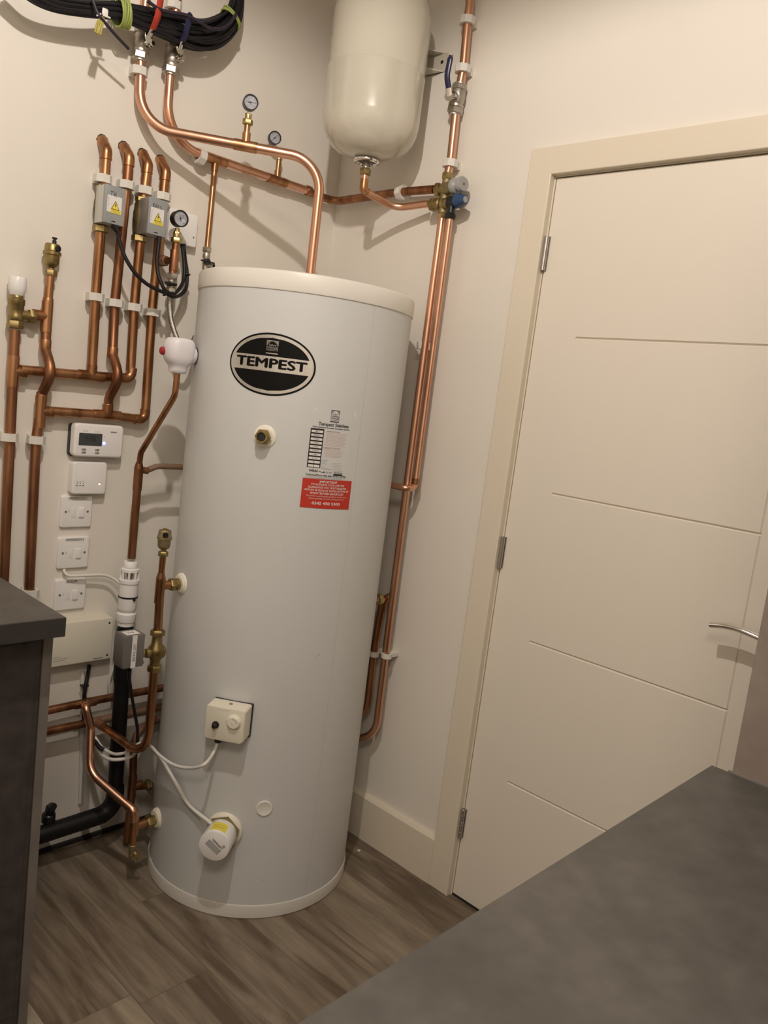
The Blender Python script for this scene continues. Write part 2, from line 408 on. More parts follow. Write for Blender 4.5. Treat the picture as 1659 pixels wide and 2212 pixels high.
hp = smooth_path([(-.052,-1.430,.9865), (-.0545,-1.46,.9930), (-.056,-1.49,.9945), (-.056,-1.525,.990), (-.054,-1.550,.985)], 8)
# flat curved lever, broader than thick
hd.tube(hp, .0105, 16, True, .66, up=(0,0,1))
hd.tube(fillet([(-.054,-1.549,.9855), (-.054,-1.556,.9845), (-.030,-1.556,.9845), (.003,-1.556,.9845)], .008), .009, 16)
hd.cyl((.001,-1.556,.9845), (-1,0,0), .026, .009)
hd.build('handle', 'chrome', dr, label='curved chrome lever handle')

# ------------------------------------------------------------------ pipe helpers
def collar(b, p, ax, r, L_=.024, k=1.10):
    a = V(ax).normalized(); b.tube([V(p)-a*L_/2, V(p)-a*(L_/2-.0015), V(p)+a*(L_/2-.0015), V(p)+a*L_/2], lambda t: r*k if .1 < t < .9 else r*k*.97, 20)
def tee(b, p, ax, br, r, rb=None, run=.05, bl=.03):
    a = V(ax).normalized(); p = V(p); rb = rb or r; br = V(br).normalized()
    b.tube([p-a*run/2, p-a*(run/2-.001), p+a*(run/2-.001), p+a*run/2], lambda t: r*1.11, 20)
    b.tube([p, p+br*(r+bl*.35), p+br*(r+bl*.4), p+br*(r+bl)], lambda t: rb*1.12, 20)
def elbow(b, p0, p, p1, r, L_=.030, fr=1.5):
    p0, p, p1 = V(p0), V(p), V(p1); a = (p0-p).normalized(); c = (p1-p).normalized()
    b.tube(fillet([p+a*L_, p, p+c*L_], r*fr), r*1.12, 20)
def bulge(pa, pb, d, n=10):
    """crossover between two points on a pipe, bowed away from the wall by vector d"""
    pa, pb, d = V(pa), V(pb), V(d); out = []
    for k in range(n+1):
        t = k/n; out.append(lerp(pa, pb, t)+d*(math.sin(PI*t)**1.35))
    return out

# --- 28 mm clips, one prototype and copies
def make_clip(r, name='pipe_clip', d=.03):
    t = thing(name, (0,0,0))
    b = MB(); ro = .0222; h = .0195; n = 8
    F = Matrix.Translation((0, -d, 0))
    ring_o = [V((ro*math.cos(PI/8+PI/4*k)*(1.03), ro*.97*math.sin(PI/8+PI/4*k), 0)) for k in range(n)]
    k = 16
    def pol(rad, a):   # octagon radius at angle
        s = ((a-PI/8) % (PI/4))-PI/8; return rad*math.cos(PI/8)/math.cos(s)
    V0 = []
    for z in (-h/2, h/2):
        V0.append([b.bm.verts.new(F @ V((r*math.cos(2*PI*i/k), r*math.sin(2*PI*i/k), z))) for i in range(k)])
        V0.append([b.bm.verts.new(F @ V((pol(ro, 2*PI*i/k)*math.cos(2*PI*i/k), pol(ro, 2*PI*i/k)*math.sin(2*PI*i/k), z))) for i in range(k)])
    i0, o0, i1, o1 = V0
    for i in range(k):
        j = (i+1) % k
        b.face((i0[i], o0[i], o0[j], i0[j])); b.face((i1[i], i1[j], o1[j], o1[i])); b.face((o0[i], o1[i], o1[j], o0[j])); b.face((i0[i], i0[j], i1[j], i1[i]))
    bmesh.ops.recalc_face_normals(b.bm, faces=b.bm.faces[:])
    b.build('collar', 'clip', t, ang=30)
    w = (d-r*1.2)
    MB().slab([(-.013,-.011),(.013,-.011),(.013,.011),(-.013,.011)], 0, w+.003, FL(0,0), bev=.001).build('foot', 'clip', t, smooth=False)
    return t
def copy_tree(o):
    c = o.copy(); COL.objects.link(c)
    for ch in list(o.children):
        d = ch.copy(); COL.objects.link(d); d.parent = c
    return c
clip28 = make_clip(.0124); clip22 = make_clip(.0108, d=.035)
first = {id(clip28): True, id(clip22): True}
def clip(p, wall, label, proto=None, roll=0, tiltz=0):
    proto = proto or clip28
    o = proto if first.get(id(proto)) else copy_tree(proto); first[id(proto)] = False
    if wall == 'L': o.location = (p[0], 0, p[2]); o.rotation_euler = (0, roll, 0)
    else: o.location = (0, p[1], p[2]); o.rotation_euler = (0, roll, -PI/2)
    if wall == 'R': o.rotation_euler = (roll, 0, -PI/2) if not roll else (0,0,-PI/2)
    if wall == 'R' and roll: o.matrix_world = Matrix.Translation(o.location) @ Matrix.Rotation(roll, 4, 'X') @ Matrix.Rotation(-PI/2, 4, 'Z')
    tag(o, label, 'pipe clip', 'white pipe clips')
    return o

R28, R22, R15 = .0124, .0112, .0078
RZ = .030
# ------------------------------------------------------------------ left hand 28 mm circuit
Abot, Atee, Atop = (-0.9917, -0.0300, 0.8176), (-0.9989, -0.0300, 1.3368), (-1.0003, -0.0300, 1.4364)
Alow = V((Abot[0], -.03, .40))
t = thing('copper_pipe', Alow, 'vertical copper riser at the far left wall, bypass valve with white cap on top', 'pipe')
MB().tube([Alow, Abot, Atee, Atop], R28, 20).build('tube', 'copper_dull', t)
b = MB(); tee(b, Atee, (0,0,1), (1,0,0), R28, run=.075, bl=.018); b.build('tee_fitting', 'copper_warm', t)
# upper header
h0, h1, h2, h3 = (-0.9816, -0.0300, 1.3421), (-0.8005, -0.0300, 1.3472), (-0.6906, -0.0300, 1.3516), (-0.6868, -0.0300, 1.3869)
t = thing('copper_pipe', h0, 'upper horizontal copper pipe joining the far left riser to two valve drops', 'pipe')
MB().tube([h0, h1, lerp(h1,h2,.80)], R28, 20).build('tube', 'copper_warm', t)
b = MB(); tee(b, h1, (1,0,0), (0,0,1), R28, run=.07, bl=.016); b.build('tee_fitting', 'copper_warm', t)
b = MB(); elbow(b, h0, h2, h3, R28); b.build('elbow', 'copper_warm', t)
# riser B with crossover
B0, B1, B2, B3, B4, B5, B6 = (-0.9259, -0.0300, 0.7817), (-0.9326, -0.0300, 1.1729), (-0.9267, -0.0300, 1.2445), (-0.9248, -0.0300, 1.2875), (-0.9241, -0.0300, 1.4024), (-0.9257, -0.0300, 1.4792), (-0.9233, -0.0300, 1.5825)
Blow = V((B0[0], -.03, .45))
t = thing('copper_pipe', Blow, 'vertical copper riser bowed over the upper header, brass air vent on top', 'pipe')
MB().tube([Blow, B0, B1, B2, B3]+bulge(B3, B4, (0,-.038,0))[1:-1]+[B4, B5], R28, 20).build('tube', 'copper_dull', t)
MB().tube([B5, lerp(B5,B6,.3), B6], .0105, 20).build('vent_tube', 'copper_warm', t)
b = MB(); tee(b, B2, (0,0,1), (1,0,0), R28, run=.08, bl=.018); collar(b, lerp(B3,B2,.15), (0,0,1), R28); b.build('tee_fitting', 'copper_warm', t)
b = MB(); tee(b, B5, (0,0,1), (-1,0,0), R28, .0118, run=.075, bl=.022); collar(b, lerp(B5,B6,.33), (0,0,1), .0115, .022)
b.build('tee_fitting', 'copper_warm', t); b = MB(); collar(b, lerp(B4,B5,.12), (0,0,1), R28); b.build('coupling', 'copper_warm', t)
# lower header
g0, g1, g2, g3 = (-0.9082, -0.0300, 1.2471), (-0.7490, -0.0300, 1.2483), (-0.6380, -0.0300, 1.2436), (-0.6383, -0.0300, 1.2782)
t = thing('copper_pipe', g0, 'lower horizontal copper pipe just above the white programmer', 'pipe')
MB().tube([g0, g1, lerp(g1,g2,.80)], R28, 20).build('tube', 'copper_warm', t)
b = MB(); tee(b, g1, (1,0,0), (0,0,1), R28, run=.075, bl=.016); b.build('tee_fitting', 'copper_warm', t)
b = MB(); elbow(b, g0, g2, g3, R28); b.build('elbow', 'copper_warm', t)
# four drops from holes in the wall
drops = [
 ('leftmost of the four copper pipes from the wall, valve box marked TR', (-0.7916, 0.0200, 1.9414), (-0.8022, -0.0020, 1.9354), (-0.8032, -0.0300, 1.9094), [(-0.8028, -0.0300, 1.8424), (-0.8035, -0.0300, 1.5503), (-0.8004, -0.0300, 1.3616)], None),
 ('second copper pipe out of the wall, bowed over the upper header', (-0.7316, 0.0200, 1.9437), (-0.7428, -0.0020, 1.9377), (-0.7415, -0.0300, 1.9120), [(-0.7420, -0.0300, 1.8421), (-0.7506, -0.0300, 1.5419), (-0.7466, -0.0300, 1.4139)], ((-0.7472, -0.0300, 1.2916), (-0.7476, -0.0300, 1.2644))),
 ('third copper pipe out of the wall, valve box marked RADS', (-0.6769, 0.0200, 1.9426), (-0.6887, -0.0020, 1.9366), (-0.6885, -0.0300, 1.9079), [(-0.6919, -0.0300, 1.8417), (-0.6947, -0.0300, 1.5394), (-0.6912, -0.0300, 1.3740)], None),
 ('fourth copper pipe out of the wall, reaching the lowest elbow', (-0.6242, 0.0200, 1.9414), (-0.6366, -0.0020, 1.9354), (-0.6351, -0.0300, 1.9056), [(-0.6367, -0.0300, 1.8350), (-0.6420, -0.0300, 1.5346), (-0.6368, -0.0300, 1.2617)], None)]
for lab, a, a2, c, run, cross in drops:
    t = thing('copper_pipe', run[-1], lab, 'pipe')
    pts = fillet([a, a2, c, run[0]], [.006, .018]) + [V(p) for p in run[1:]]
    if cross: pts = pts[:-1] + [V(run[-1])] + bulge(run[-1], cross[0], (0,-.038,0))[1:] + [V(cross[1])]
    MB().tube(pts, R28, 20).build('tube', 'copper_warm' if cross is None else 'copper_dull', t)
    b = MB(); b.tube(fillet([lerp(a2,c,-.1), c, lerp(c,run[0],.32)], .02), R28*1.15, 20); ce = lerp(c,run[0],.30); b.tube([ce-V((0,0,.0015)), ce+V((0,0,.0015))], R28*1.21, 20); b.build('elbow', 'copper_warm', t)
    if cross: [(lambda b, q: (collar(b, q, (0,0,1), R28, .028, 1.13), b.build('coupling', 'copper_warm', t)))(MB(), q) for q in (run[-1], cross[1])]
    hb = MB(); h = V(a2); random.seed(int(h.x*1000))
    hb.lathe([(.0001,.0008)]+[(.0135,.0008),(.0148,.0004),(.0155,0)], (h.x+.001,0,h.z+.001), (0,-1,0), 18)
    for v in hb.bm.verts:
        k = 1+random.uniform(-.08,.14); v.co.x = h.x+(v.co.x-h.x)*k; v.co.z = h.z+(v.co.z-h.z)*k
    hb.build('wall_hole', 'hole', t)
for p, lab in (((-0.8074, -0.0300, 1.8389),'upper clip on the leftmost of the four drop pipes'), ((-0.7445, -0.0300, 1.8414),'upper clip on the second of the four drop pipes'), ((-0.6919, -0.0300, 1.8417),'upper clip on the third of the four drop pipes'), ((-0.6386, -0.0300, 1.8404),'upper clip on the fourth of the four drop pipes'),
    ((-0.8046, -0.0300, 1.5478),'lower clip on the leftmost of the four drop pipes'), ((-0.7493, -0.0300, 1.5421),'lower clip on the second of the four drop pipes'), ((-0.6961, -0.0300, 1.5403),'lower clip on the third of the four drop pipes'), ((-0.6407, -0.0300, 1.5360),'lower clip on the fourth of the four drop pipes'),
    ((-0.9996, -0.0300, 1.1763),'clip on the far left riser above the worktop'), ((-0.9326, -0.0300, 1.1729),'clip on the riser left of the white programmer'), ((-0.9230, -0.0300, 0.7740),'clip on the riser half hidden by the left worktop corner'),
    ((-0.7327, -0.0300, 2.1218),'clip under the red lever valve'), ((-0.6526, -0.0300, 2.3112),'clip above the cable coil behind the blue lever')):
    clip(p, 'L', lab)

# ------------------------------------------------------------------ bypass valve with white cap
p = V((-1.0027, -0.0300, 1.5148)); ax = (0,0,1); q = V((-1.0011, -0.0300, 1.4495))
t = thing('bypass_valve', q, 'brass bypass valve with white cap on the far left riser', 'valve')
zt_ = V((-1.0006, -0.0300, 1.5152)).z; zb = q.z; xx = q.x+.001; c0 = (xx,-.03,zb)
b = MB(); Hh = zt_-zb
b.lathe([(.0145,.008),(.0175,.012),(.0175,.020),(.0165,.023),(.0165,.034),(.0175,.036),(.0175,.044),(.0192,.047),(.0192,.059),(.016,.062),(.0145,.064),(.0140,Hh+.004)], c0, ax)
b.build('body', 'brass', t)
b = MB(); b.hexnut((xx,-.03,zb-.010), ax, .0168, .018); b.build('nut', 'brass', t)
b = MB(); pc = V((-0.9828, -0.0300, 1.4733)); b.cyl((xx+.012,-.03,pc.z), (1,0,0), .0125, .022); b.hexnut((xx+.030,-.03,pc.z), (1,0,0), .0155, .016); b.build('side_port', 'brass', t)
b = MB(); b.lathe([(.015,0),(.0165,.002),(.0185,.010),(.0203,.014),(.0203,.040),(.019,.043),(.0,.043)], (xx,-.03,zt_+.002), ax); b.build('cap', 'gloss_white', t)

def air_vent(foot, label, sc=1.0, knob=True, cap_dir=(.3,-1,0)):
    t = thing('air_vent', foot, label, 'air vent'); f = V(foot)
    b = MB(); b.hexnut(f, (0,0,1), .0135*sc, .017*sc); b.build('nut', 'brass', t)
    b = MB(); k = sc
    b.lathe([(.008*k,.016*k),(.008*k,.022*k),(.017*k,.028*k),(.0195*k,.034*k),(.0205*k,.055*k),(.0235*k,.057*k),(.0235*k,.065*k),(.0205*k,.067*k),(.0195*k,.083*k),(.017*k,.086*k),(0,.0865*k)], f, (0,0,1))
    b.build('body', 'bronze' if not knob else 'brass', t)
    d = V(cap_dir).normalized(); c = f+V((0,0,.074*k))+d*.018*k
    b = MB(); b.lathe([(.007,0),(.007,.006),(.0045,.0065),(.0045,.004)], c, d); b.build('side_outlet', 'black', t)
    b = MB()
    if knob: b.cyl(f+V((.002,-.004,.0865*k)), (0,0,1), .005, .008); b.cyl(f+V((.002,-.004,.094*k)), (0,0,1), .0035, .006); b.cyl(f+V((.002,-.004,.099*k)), (0,0,1), .0062, .004)
    else: b.cyl(f+V((0,0,.086*k)), (0,0,1), .005, .004)
    b.build('dust_cap', 'black' if knob else 'brass', t)
    return t
air_vent((-0.9224, -0.0300, 1.5771), 'brass automatic air vent with black cap, left of the four drop pipes', .90)

# ------------------------------------------------------------------ motorised zone valves TR and RADS
STROKES = {'T':[[(0,1),(1,.95)],[(.5,1),(.45,0)]], 'R':[[(.15,0),(.2,1),(.8,.9),(.75,.6),(.2,.45)],[(.35,.5),(1.05,-.05)]],
 'A':[[(0,0),(.45,1),(.8,0)],[(.15,.4),(.75,.45)]], 'D':[[(.1,0),(.1,1),(.7,.7),(.75,.3),(.1,0)]], 'S':[[(.75,.95),(.2,.85),(.25,.55),(.7,.4),(.65,.05),(.1,.05)]]}
def handwrite(m, word, F, x, y, w, h):
    for k, ch in enumerate(word):
        for st in STROKES[ch]: m.tube([F @ V((x+k*w*1.15+a*w*.9, y-.0008*k+c*h, .0009)) for a, c in st], .00042, 6)
def zone_valve(x0, zb, xp, word, label, side):
    """x0,zb: lower left front corner; xp: pipe x"""
    t = thing('zone_valve', (xp,-.03,zb-.01), label, 'motorised valve')
    W_, H_, D0, D1 = .0530, .090, .040, .0895
    b = MB(); b.lathe([(.012,-.004),(.0165,0),(.0175,.02),(.0200,.036),(.0200,.054),(.0175,.07),(.0145,.095)], (xp,-.03,zb), (0,0,1)); b.build('body', 'dark_bronze', t)
    b = MB(); b.hexnut((xp,-.03,zb-.018), (0,0,1), .0172, .017); b.build('nut', 'brass', t)
    b = MB(); b.hexnut((xp,-.03,zb+.084), (0,0,1), .0155, .012); b.build('nut', 'brass', t)
    b = MB(); b.box((W_/2, H_/2, D0+.019), (W_, H_, .042), FL(x0, zb), bev=.001); b.build('side_plate', 'silver_side', t, ang=25)
    F = FL(x0, zb)
    b = MB(); b.box((W_/2, H_/2, (D0+.039+D1)/2), (W_+.0008, H_+.0008, D1-D0-.039), F, bev=.0012); b.build('actuator_cover', 'grey_metal' , t, ang=25)
    F = FL(x0, zb, D1)
    b = MB(); b.lathe([(0,.0012),(.0018,.0008),(.0022,0)], (0,0,0), F=FL(x0+.024, zb+H_-.010, D1)); b.build('screw', 'chrome', t)
    lb = MB(); lb.rrect(.0245, .0465, .0385, .040, .002, .0002, .0006, F); lo = lb.build('warning_label', 'label', t)
    def ch(m, n, mt): m.build(n, mt, lo, smooth=False)
    m = MB(); m.slab([(.0165,.0345),(.0385,.0345),(.0275,.0560)], .0006, .0008, F); ch(m, 'triangle_border', 'ink')
    m = MB(); m.slab([(.0185,.0358),(.0365,.0358),(.0275,.0532)], .0008, .0010, F); ch(m, 'triangle', 'yellow')
    m = MB(); m.slab([(.0285,.0500),(.0255,.0445),(.0275,.0445),(.0262,.0385),(.0300,.0458),(.0280,.0458),(.0298,.0500)], .0010, .0012, F); ch(m, 'lightning_bolt', 'ink')
    m = MB(); m.rrect(.0293, .0302, .0275, .0095, .001, .0006, .0008, F); ch(m, 'caution_strip', 'yellow')
    m = MB()
    for k in range(3): m.text('CAUTION ELECTRIC SHOCK', .0024, F @ Matrix.Translation((.0293,.0330-.0027*k,.0010)), w=.022)
    m.text('TYPE 228', .003, F @ Matrix.Translation((.0090,.0465,.0008)) @ Matrix.Rotation(PI/2, 4, 'Z'), w=.028)
    ch(m, 'small_print', 'ink_grey')
    m = MB(); handwrite(m, word, F, .0115 if word == 'TR' else .0095, .0655 if word == 'TR' else .0685, .0085 if word == 'TR' else .0062, .0105 if word == 'TR' else .0085)
    m.build('handwriting', 'ink', t, smooth=False)
    m = MB(); m.text('Honeywell', .0075, F @ Matrix.Translation((.0225,.0165,.0003)), w=.033, shear=.1); m.build('embossed_name', 'silver_side', t, smooth=False)
    m = MB(); m.slab([(.019,.0045),(.031,.0045),(.029,.0072),(.021,.0072)], .0001, .0006, F); m.build('lever_slot', 'black', t, smooth=False)
    return t
zv1 = zone_valve(-.8265, 1.7275, -.8045, 'TR', 'grey motorised valve marked TR with yellow warning label', 0)
zv2 = zone_valve(-.7080, 1.7280, -.6965, 'RADS', 'grey motorised valve marked RADS with yellow warning label', 0)
def cable(parent, pts, r, mat, name='cable', n=8):
    return MB().tube(smooth_path(pts, n), r, 10).build(name, mat, parent)
def gland(parent, p, q):
    d = (V(q)-V(p)).normalized(); b = MB()
    b.lathe([(.0085,-.004),(.0085,.003),(.0065,.006)]+[(.0060-.0003*k+(.0007 if k%2 else 0), .008+.003*k) for k in range(7)], p, d, 16); b.build('cable_gland', 'black', parent)
c1 = [(-0.7941, -0.0800, 1.7239), (-0.7845, -0.0800, 1.7137), (-0.7775, -0.0820, 1.6926), (-0.7635, -0.0900, 1.6554), (-0.7376, -0.1000, 1.6201), (-0.7044, -0.1050, 1.5985), (-0.6701, -0.1100, 1.5883), (-0.6521, -0.1100, 1.5856), (-0.6263, -0.1000, 1.5818), (-0.5891, -0.0750, 1.5909), (-0.5619, -0.0600, 1.6158), (-0.5568, -0.0500, 1.6569), (-0.5633, -0.0450, 1.6930), (-0.5686, -0.0400, 1.7329)]
cable(zv1, c1, .0050, 'cable_black'); gland(zv1, c1[0], c1[1])
c2 = [(-0.6663, -0.0800, 1.7342), (-0.6669, -0.0800, 1.7117), (-0.6712, -0.0850, 1.6692), (-0.6710, -0.0950, 1.6334), (-0.6620, -0.1050, 1.6053), (-0.6515, -0.1080, 1.5917), (-0.6297, -0.1000, 1.5885), (-0.5990, -0.0800, 1.6015), (-0.5725, -0.0600, 1.6337), (-0.5680, -0.0500, 1.6795), (-0.5743, -0.0400, 1.7317)]
cable(zv2, c2, .0050, 'cable_black'); gland(zv2, c2[0], c2[1])
b = MB(); b.ring(V((-0.6525, -0.1080, 1.5879))-V((.003,0,0)), (1,0,.1), .0092, .0075, .004); b.box(V((-0.6593, -0.1160, 1.5807)), (.006,.006,.008)); b.build('cable_tie', 'black', loc=(-0.6525, -0.1080, 1.5879))
tag(bpy.data.objects['cable_tie'], 'black cable tie holding two black cables beside the isolating valve', 'cable tie')
b = MB(); b.ring(V((-0.5590, -0.0520, 1.6514)), (0,0,1), .0105, .0085, .004); tag(b.build('cable_tie', 'black', loc=(-0.5590, -0.0520, 1.6514)), 'black cable tie on the cable loop under the white junction box', 'cable tie')

# white junction box behind gauge
pt, pb = V((-0.6111, -0.0280, 1.8152)), V((-0.5209, -0.0280, 1.7328)); w_, h_ = pb.x-pt.x, .088
t = thing('junction_box', ((pt.x+pb.x)/2, 0, pb.z), 'white square junction box on the wall behind the lowest gauge', 'junction box')
F = FL((pt.x+pb.x)/2, pb.z+h_/2); MB().rrect(0,0,w_,h_,.006,0,.027,F,bev=.003,seg=3).build('lid', 'gloss_white', t)
b = MB()
for sx in (1,): b.lathe([(.0026,.0001),(.0026,.0004),(0,.0004)], (0,0,0), F=F @ Matrix.Translation((w_/2-.011,-.018,.027)))
b.build('screw', 'ink_grey', t)

# ------------------------------------------------------------------ gauges
def gauge(parent, c, out, r=.0215, dep=.026, ang=40):
    o = V(out).normalized(); F = frame(V((0,0,1)).cross(o)*1.0, (0,0,1), o, V(c)-o*dep*.5) if abs(o.z) < .01 else axis_frame(V(c)-o*dep*.5, o)
    g = MB(); g.lathe([(r*.80,0),(r*.96,.002),(r,.005),(r,dep-.002),(r*1.04,dep-.0015),(r*1.04,dep),(r*.90,dep),(r*.87,dep-.003),(r*.86,dep-.004),(0,dep-.004)], (0,0,0), n=36, F=F); case = g.build('gauge_case', 'black', parent)
    g = MB(); g.lathe([(r*.865,dep-.0036),(0,dep-.0036)], (0,0,0), n=32, F=F); dl = g.build('dial', 'dial', case)
    g = MB(); Fd = F @ Matrix.Translation((0,0,dep-.0034))
    for k in range(25):
        a = math.radians(-135+270*k/24+90); r0 = r*(.70 if k % 4 else .62); c_, s_ = math.cos(a), math.sin(a)
        x0, y0, x1, y1 = r0*c_, r0*s_, r*.78*c_, r*.78*s_; w = .0003
        g.slab([(x0-s_*w,y0+c_*w),(x0+s_*w,y0-c_*w),(x1+s_*w,y1-c_*w),(x1-s_*w,y1+c_*w)], 0, .0001, Fd)
    for k, tx in enumerate('0246'):
        a = math.radians(225-90*k); g.text(tx, .0042, Fd @ Matrix.Translation((r*.50*math.cos(a), r*.50*math.sin(a), .0001)))
    g.build('scale_marks', 'ink_grey', case, smooth=False)
    g = MB(); a = math.radians(ang); c_, s_ = math.cos(a), math.sin(a); Fn = F @ Matrix.Translation((0,0,dep-.0032)) @ Matrix.Rotation(a, 4, 'Z')
    g.slab([(-r*.35,-.0012),(-r*.1,-.0007),(r*.72,-.0002),(r*.72,.0002),(-r*.1,.0007),(-r*.35,.0012)], 0, .0004, Fn); g.lathe([(.002,0),(.002,.0008),(0,.0008)], (0,0,0), F=Fn)
    g.build('needle', 'ink', case, smooth=False)
    return case

# ---- filling group: stub from fourth pipe, gauge, isolating valve and braided hose
s0, s1 = (-0.6314, -0.0350, 1.6754), V((-0.6148, -0.0750, 1.6777))
pg = (V((-0.6233, -0.0850, 1.7867)), V((-0.6209, -0.0850, 1.7337)), V((-0.6219, -0.0850, 1.7155)), V((-0.6243, -0.0850, 1.6404)))
t = thing('filling_group', pg[3], 'copper filling tube with black gauge, chrome isolating valve and braided hose', 'filling valve')
xg, dg_ = s1.x, .085
top = V((-0.6189, -0.0850, 1.7282)); botm = V((-0.6227, -0.0850, 1.6383))
MB().tube([top, botm], .0095, 20).build('tube', 'copper_dull', t)
b = MB(); mid = V((-0.6208, -0.0850, 1.6761)); b.tube([s0, mid], .0088, 18); b.build('branch_tube', 'copper_dull', t)
b = MB(); collar(b, mid, (0,0,1), .0095, .055, 1.22); b.build('tee_fitting', 'copper_dull', t)
b = MB(); s0v = V(s0); d = (mid-s0v).normalized(); b.tube([s0v-d*.002, s0v+d*.012], .0150, 18); b.hexnut(s0v+d*.010, d, .0125, .012); b.build('compression_joint', 'copper_dusty', t)
b = MB(); b.hexnut(top+V((0,0,-.006)), (0,0,1), .0125, .014); b.cyl(top+V((0,0,.008)), (0,0,1), .0095, .012); b.hexnut(top+V((0,0,.012)), (0,0,1), .0085, .011); b.cyl(top+V((0,0,.022)), (0,0,1), .007, .010); b.build('gauge_connector', 'brass_bright', t)
gauge(t, V((-0.6205, -0.0900, 1.7835)), (-.10,-1,0), .0208, .028, 115)
b = MB(); v0 = botm; b.hexnut(v0+V((0,0,-.012)), (0,0,1), .0125, .016, .4); b.cyl(v0+V((0,0,-.020)), (0,0,1), .0095, .010); b.cyl(v0+V((0,0,-.036)), (0,0,1), .0105, .018); b.hexnut(v0+V((0,0,-.046)), (0,0,1), .0125, .012, .2); b.cyl(v0+V((0,0,-.056)), (0,0,1), .008, .012); b.build('valve_body', 'nickel', t)
b = MB(); hv = V((-0.6323, -0.0980, 1.6133)); b.box(hv, (.034,.010,.007), bev=.002); b.cyl(hv+V((0,.014,0)), (0,-1,0), .006, .014); b.build('valve_handle', 'black', t)
hs = [v0+V((0,0,-.054)), (-0.6217, -0.0850, 1.5558), (-0.6169, -0.0900, 1.5199), (-0.6068, -0.1000, 1.4847), (-0.5946, -0.1100, 1.4584), (-0.5766, -0.1100, 1.4521), (-0.5553, -0.1000, 1.4633), (-0.5395, -0.0900, 1.4866)]
MB().tube(smooth_path(hs, 10), .0068, 14).build('braided_hose', 'steel_braid', t)
b = MB(); b.tube([V(hs[0])+V((0,0,.002)), lerp(hs[0],hs[1],.35)], .0080, 16); b.build('hose_ferrule', 'nickel', t)

# ------------------------------------------------------------------ relief valve in white shroud on the cylinder side
px_, py_ = -.683, -.250
t = thing('relief_valve', (-.640,-.250,1.43), 'lilac white moulded valve housing with red knob on the cylinder side', 'valve')
b = MB()
def shroud(prof):
    rings = []
    for z, rx, ry, ox in prof:
        rings.append([b.bm.verts.new(V((px_+ox+rx*abs(math.cos(a))**.75*(1 if math.cos(a) >= 0 else -1), py_+ry*abs(math.sin(a))**.75*(1 if math.sin(a) >= 0 else -1), z))) for a in [2*PI*k/32 for k in range(32)]])
    for a, c in zip(rings, rings[1:]):
        for k in range(32): b.face((a[k], a[(k+1)%32], c[(k+1)%32], c[k]))
    b.face(rings[0][::-1]); b.face(rings[-1])
shroud([(1.381,.016,.015,0),(1.383,.020,.018,0),(1.390,.0215,.020,0),(1.398,.022,.021,0),(1.403,.027,.025,0),(1.412,.034,.030,0),(1.422,.0375,.032,0),(1.44,.0385,.033,0),(1.455,.037,.032,0),(1.463,.033,.030,0),(1.467,.028,.027,0),(1.4685,.020,.02,0)])
b.build('housing', 'shroud', t, ang=50)
b = MB(); b.lathe([(.027,0),(.026,.008),(.0235,.013)], (px_+.026,py_,1.430), (1,.0,0), 28); b.build('neck', 'shroud', t)
b = MB(); b.cyl((px_+.039,py_,1.430), (1,0,0), .0215, .014, .001); b.build('seal_ring', 'black', t)
b = MB(); b.cyl((px_-.030,py_+.010,1.432), (-1,.25,0), .0100, .016, .003); b.build('knob', 'red_cap', t)

# discharge pipe from the relief valve
P_ = [(-.683,-.250,1.386), (-0.6768, -0.2350, 1.2884), (-0.6941, -0.1250, 1.1659), (-0.6953, -0.1200, 1.1342), (-0.6957, -0.1200, 0.8750)]
P_ = [(-.683,-.250,1.386), (-.683,-.248,1.325), (-0.6951, -0.1250, 1.1622), (-0.6942, -0.1200, 1.1217), (-0.6942, -0.1200, 0.8736)]
t = thing('copper_pipe', P_[4], 'thin copper discharge pipe from the valve housing down to the white tundish', 'pipe')
MB().tube(fillet(P_[:4], [.04,.03])+[], R15, 16).build('tube', 'copper_warm', t)
MB().tube([P_[3], P_[4]], R22*.96, 20).build('lower_tube', 'copper_dull', t)
b = MB(); tp = V(P_[3]); b.tube([tp+V((0,0,.014)), tp+V((0,0,.012)), tp+V((0,0,-.001)), tp+V((0,0,-.004)), tp+V((0,0,-.06))], lambda q: .0088 if q < .3 else R22*1.08, 20)
b.tube([tp+V((0,0,-.005)), tp+V((.026,-.002,-.008))], .0092, 18); b.build('tee_fitting', 'copper_dull', t)
MB().tube(fillet([tp+V((.02,-.002,-.008)), (-0.6394, -0.1200, 1.1270), (-0.5556, -0.1200, 1.1267)], .05), R15, 16).build('side_branch', 'copper_dusty', t)

# ------------------------------------------------------------------ tundish and black waste pipe
tz = lambda y: V((-0.6941, -0.1200, 0.7778))
a0, a1 = V((-0.6949, -0.1200, 0.8659)), V((-0.6959, -0.1200, 0.6864)); ax = (a0-a1).normalized(); Ht = (a0-a1).length
t = thing('tundish', a1, 'white plastic tundish between copper discharge pipe and black waste pipe', 'tundish')
b = MB(); b.lathe([(.016,Ht*.90),(.0185,Ht*.905),(.0185,Ht*.99),(.017,Ht),(.012,Ht)], a1, ax); b.build('top_socket', 'gloss_white', t)
b = MB(); b.lathe([(.0245,Ht*.66),(.0275,Ht*.67),(.0275,Ht*.72),(.025,Ht*.725)], a1, ax); b.lathe([(.019,Ht*.84),(.0245,Ht*.845),(.0245,Ht*.885),(.020,Ht*.90)], a1, ax)
for k in range(8):
    q = 2*PI*k/8+.2; F = axis_frame(a1, ax); b.tube([F @ V((.0228*math.cos(q), .0228*math.sin(q), Ht*.715)), F @ V((.0228*math.cos(q), .0228*math.sin(q), Ht*.85))], .0032, 8)
b.build('air_gap_cage', 'gloss_white', t)
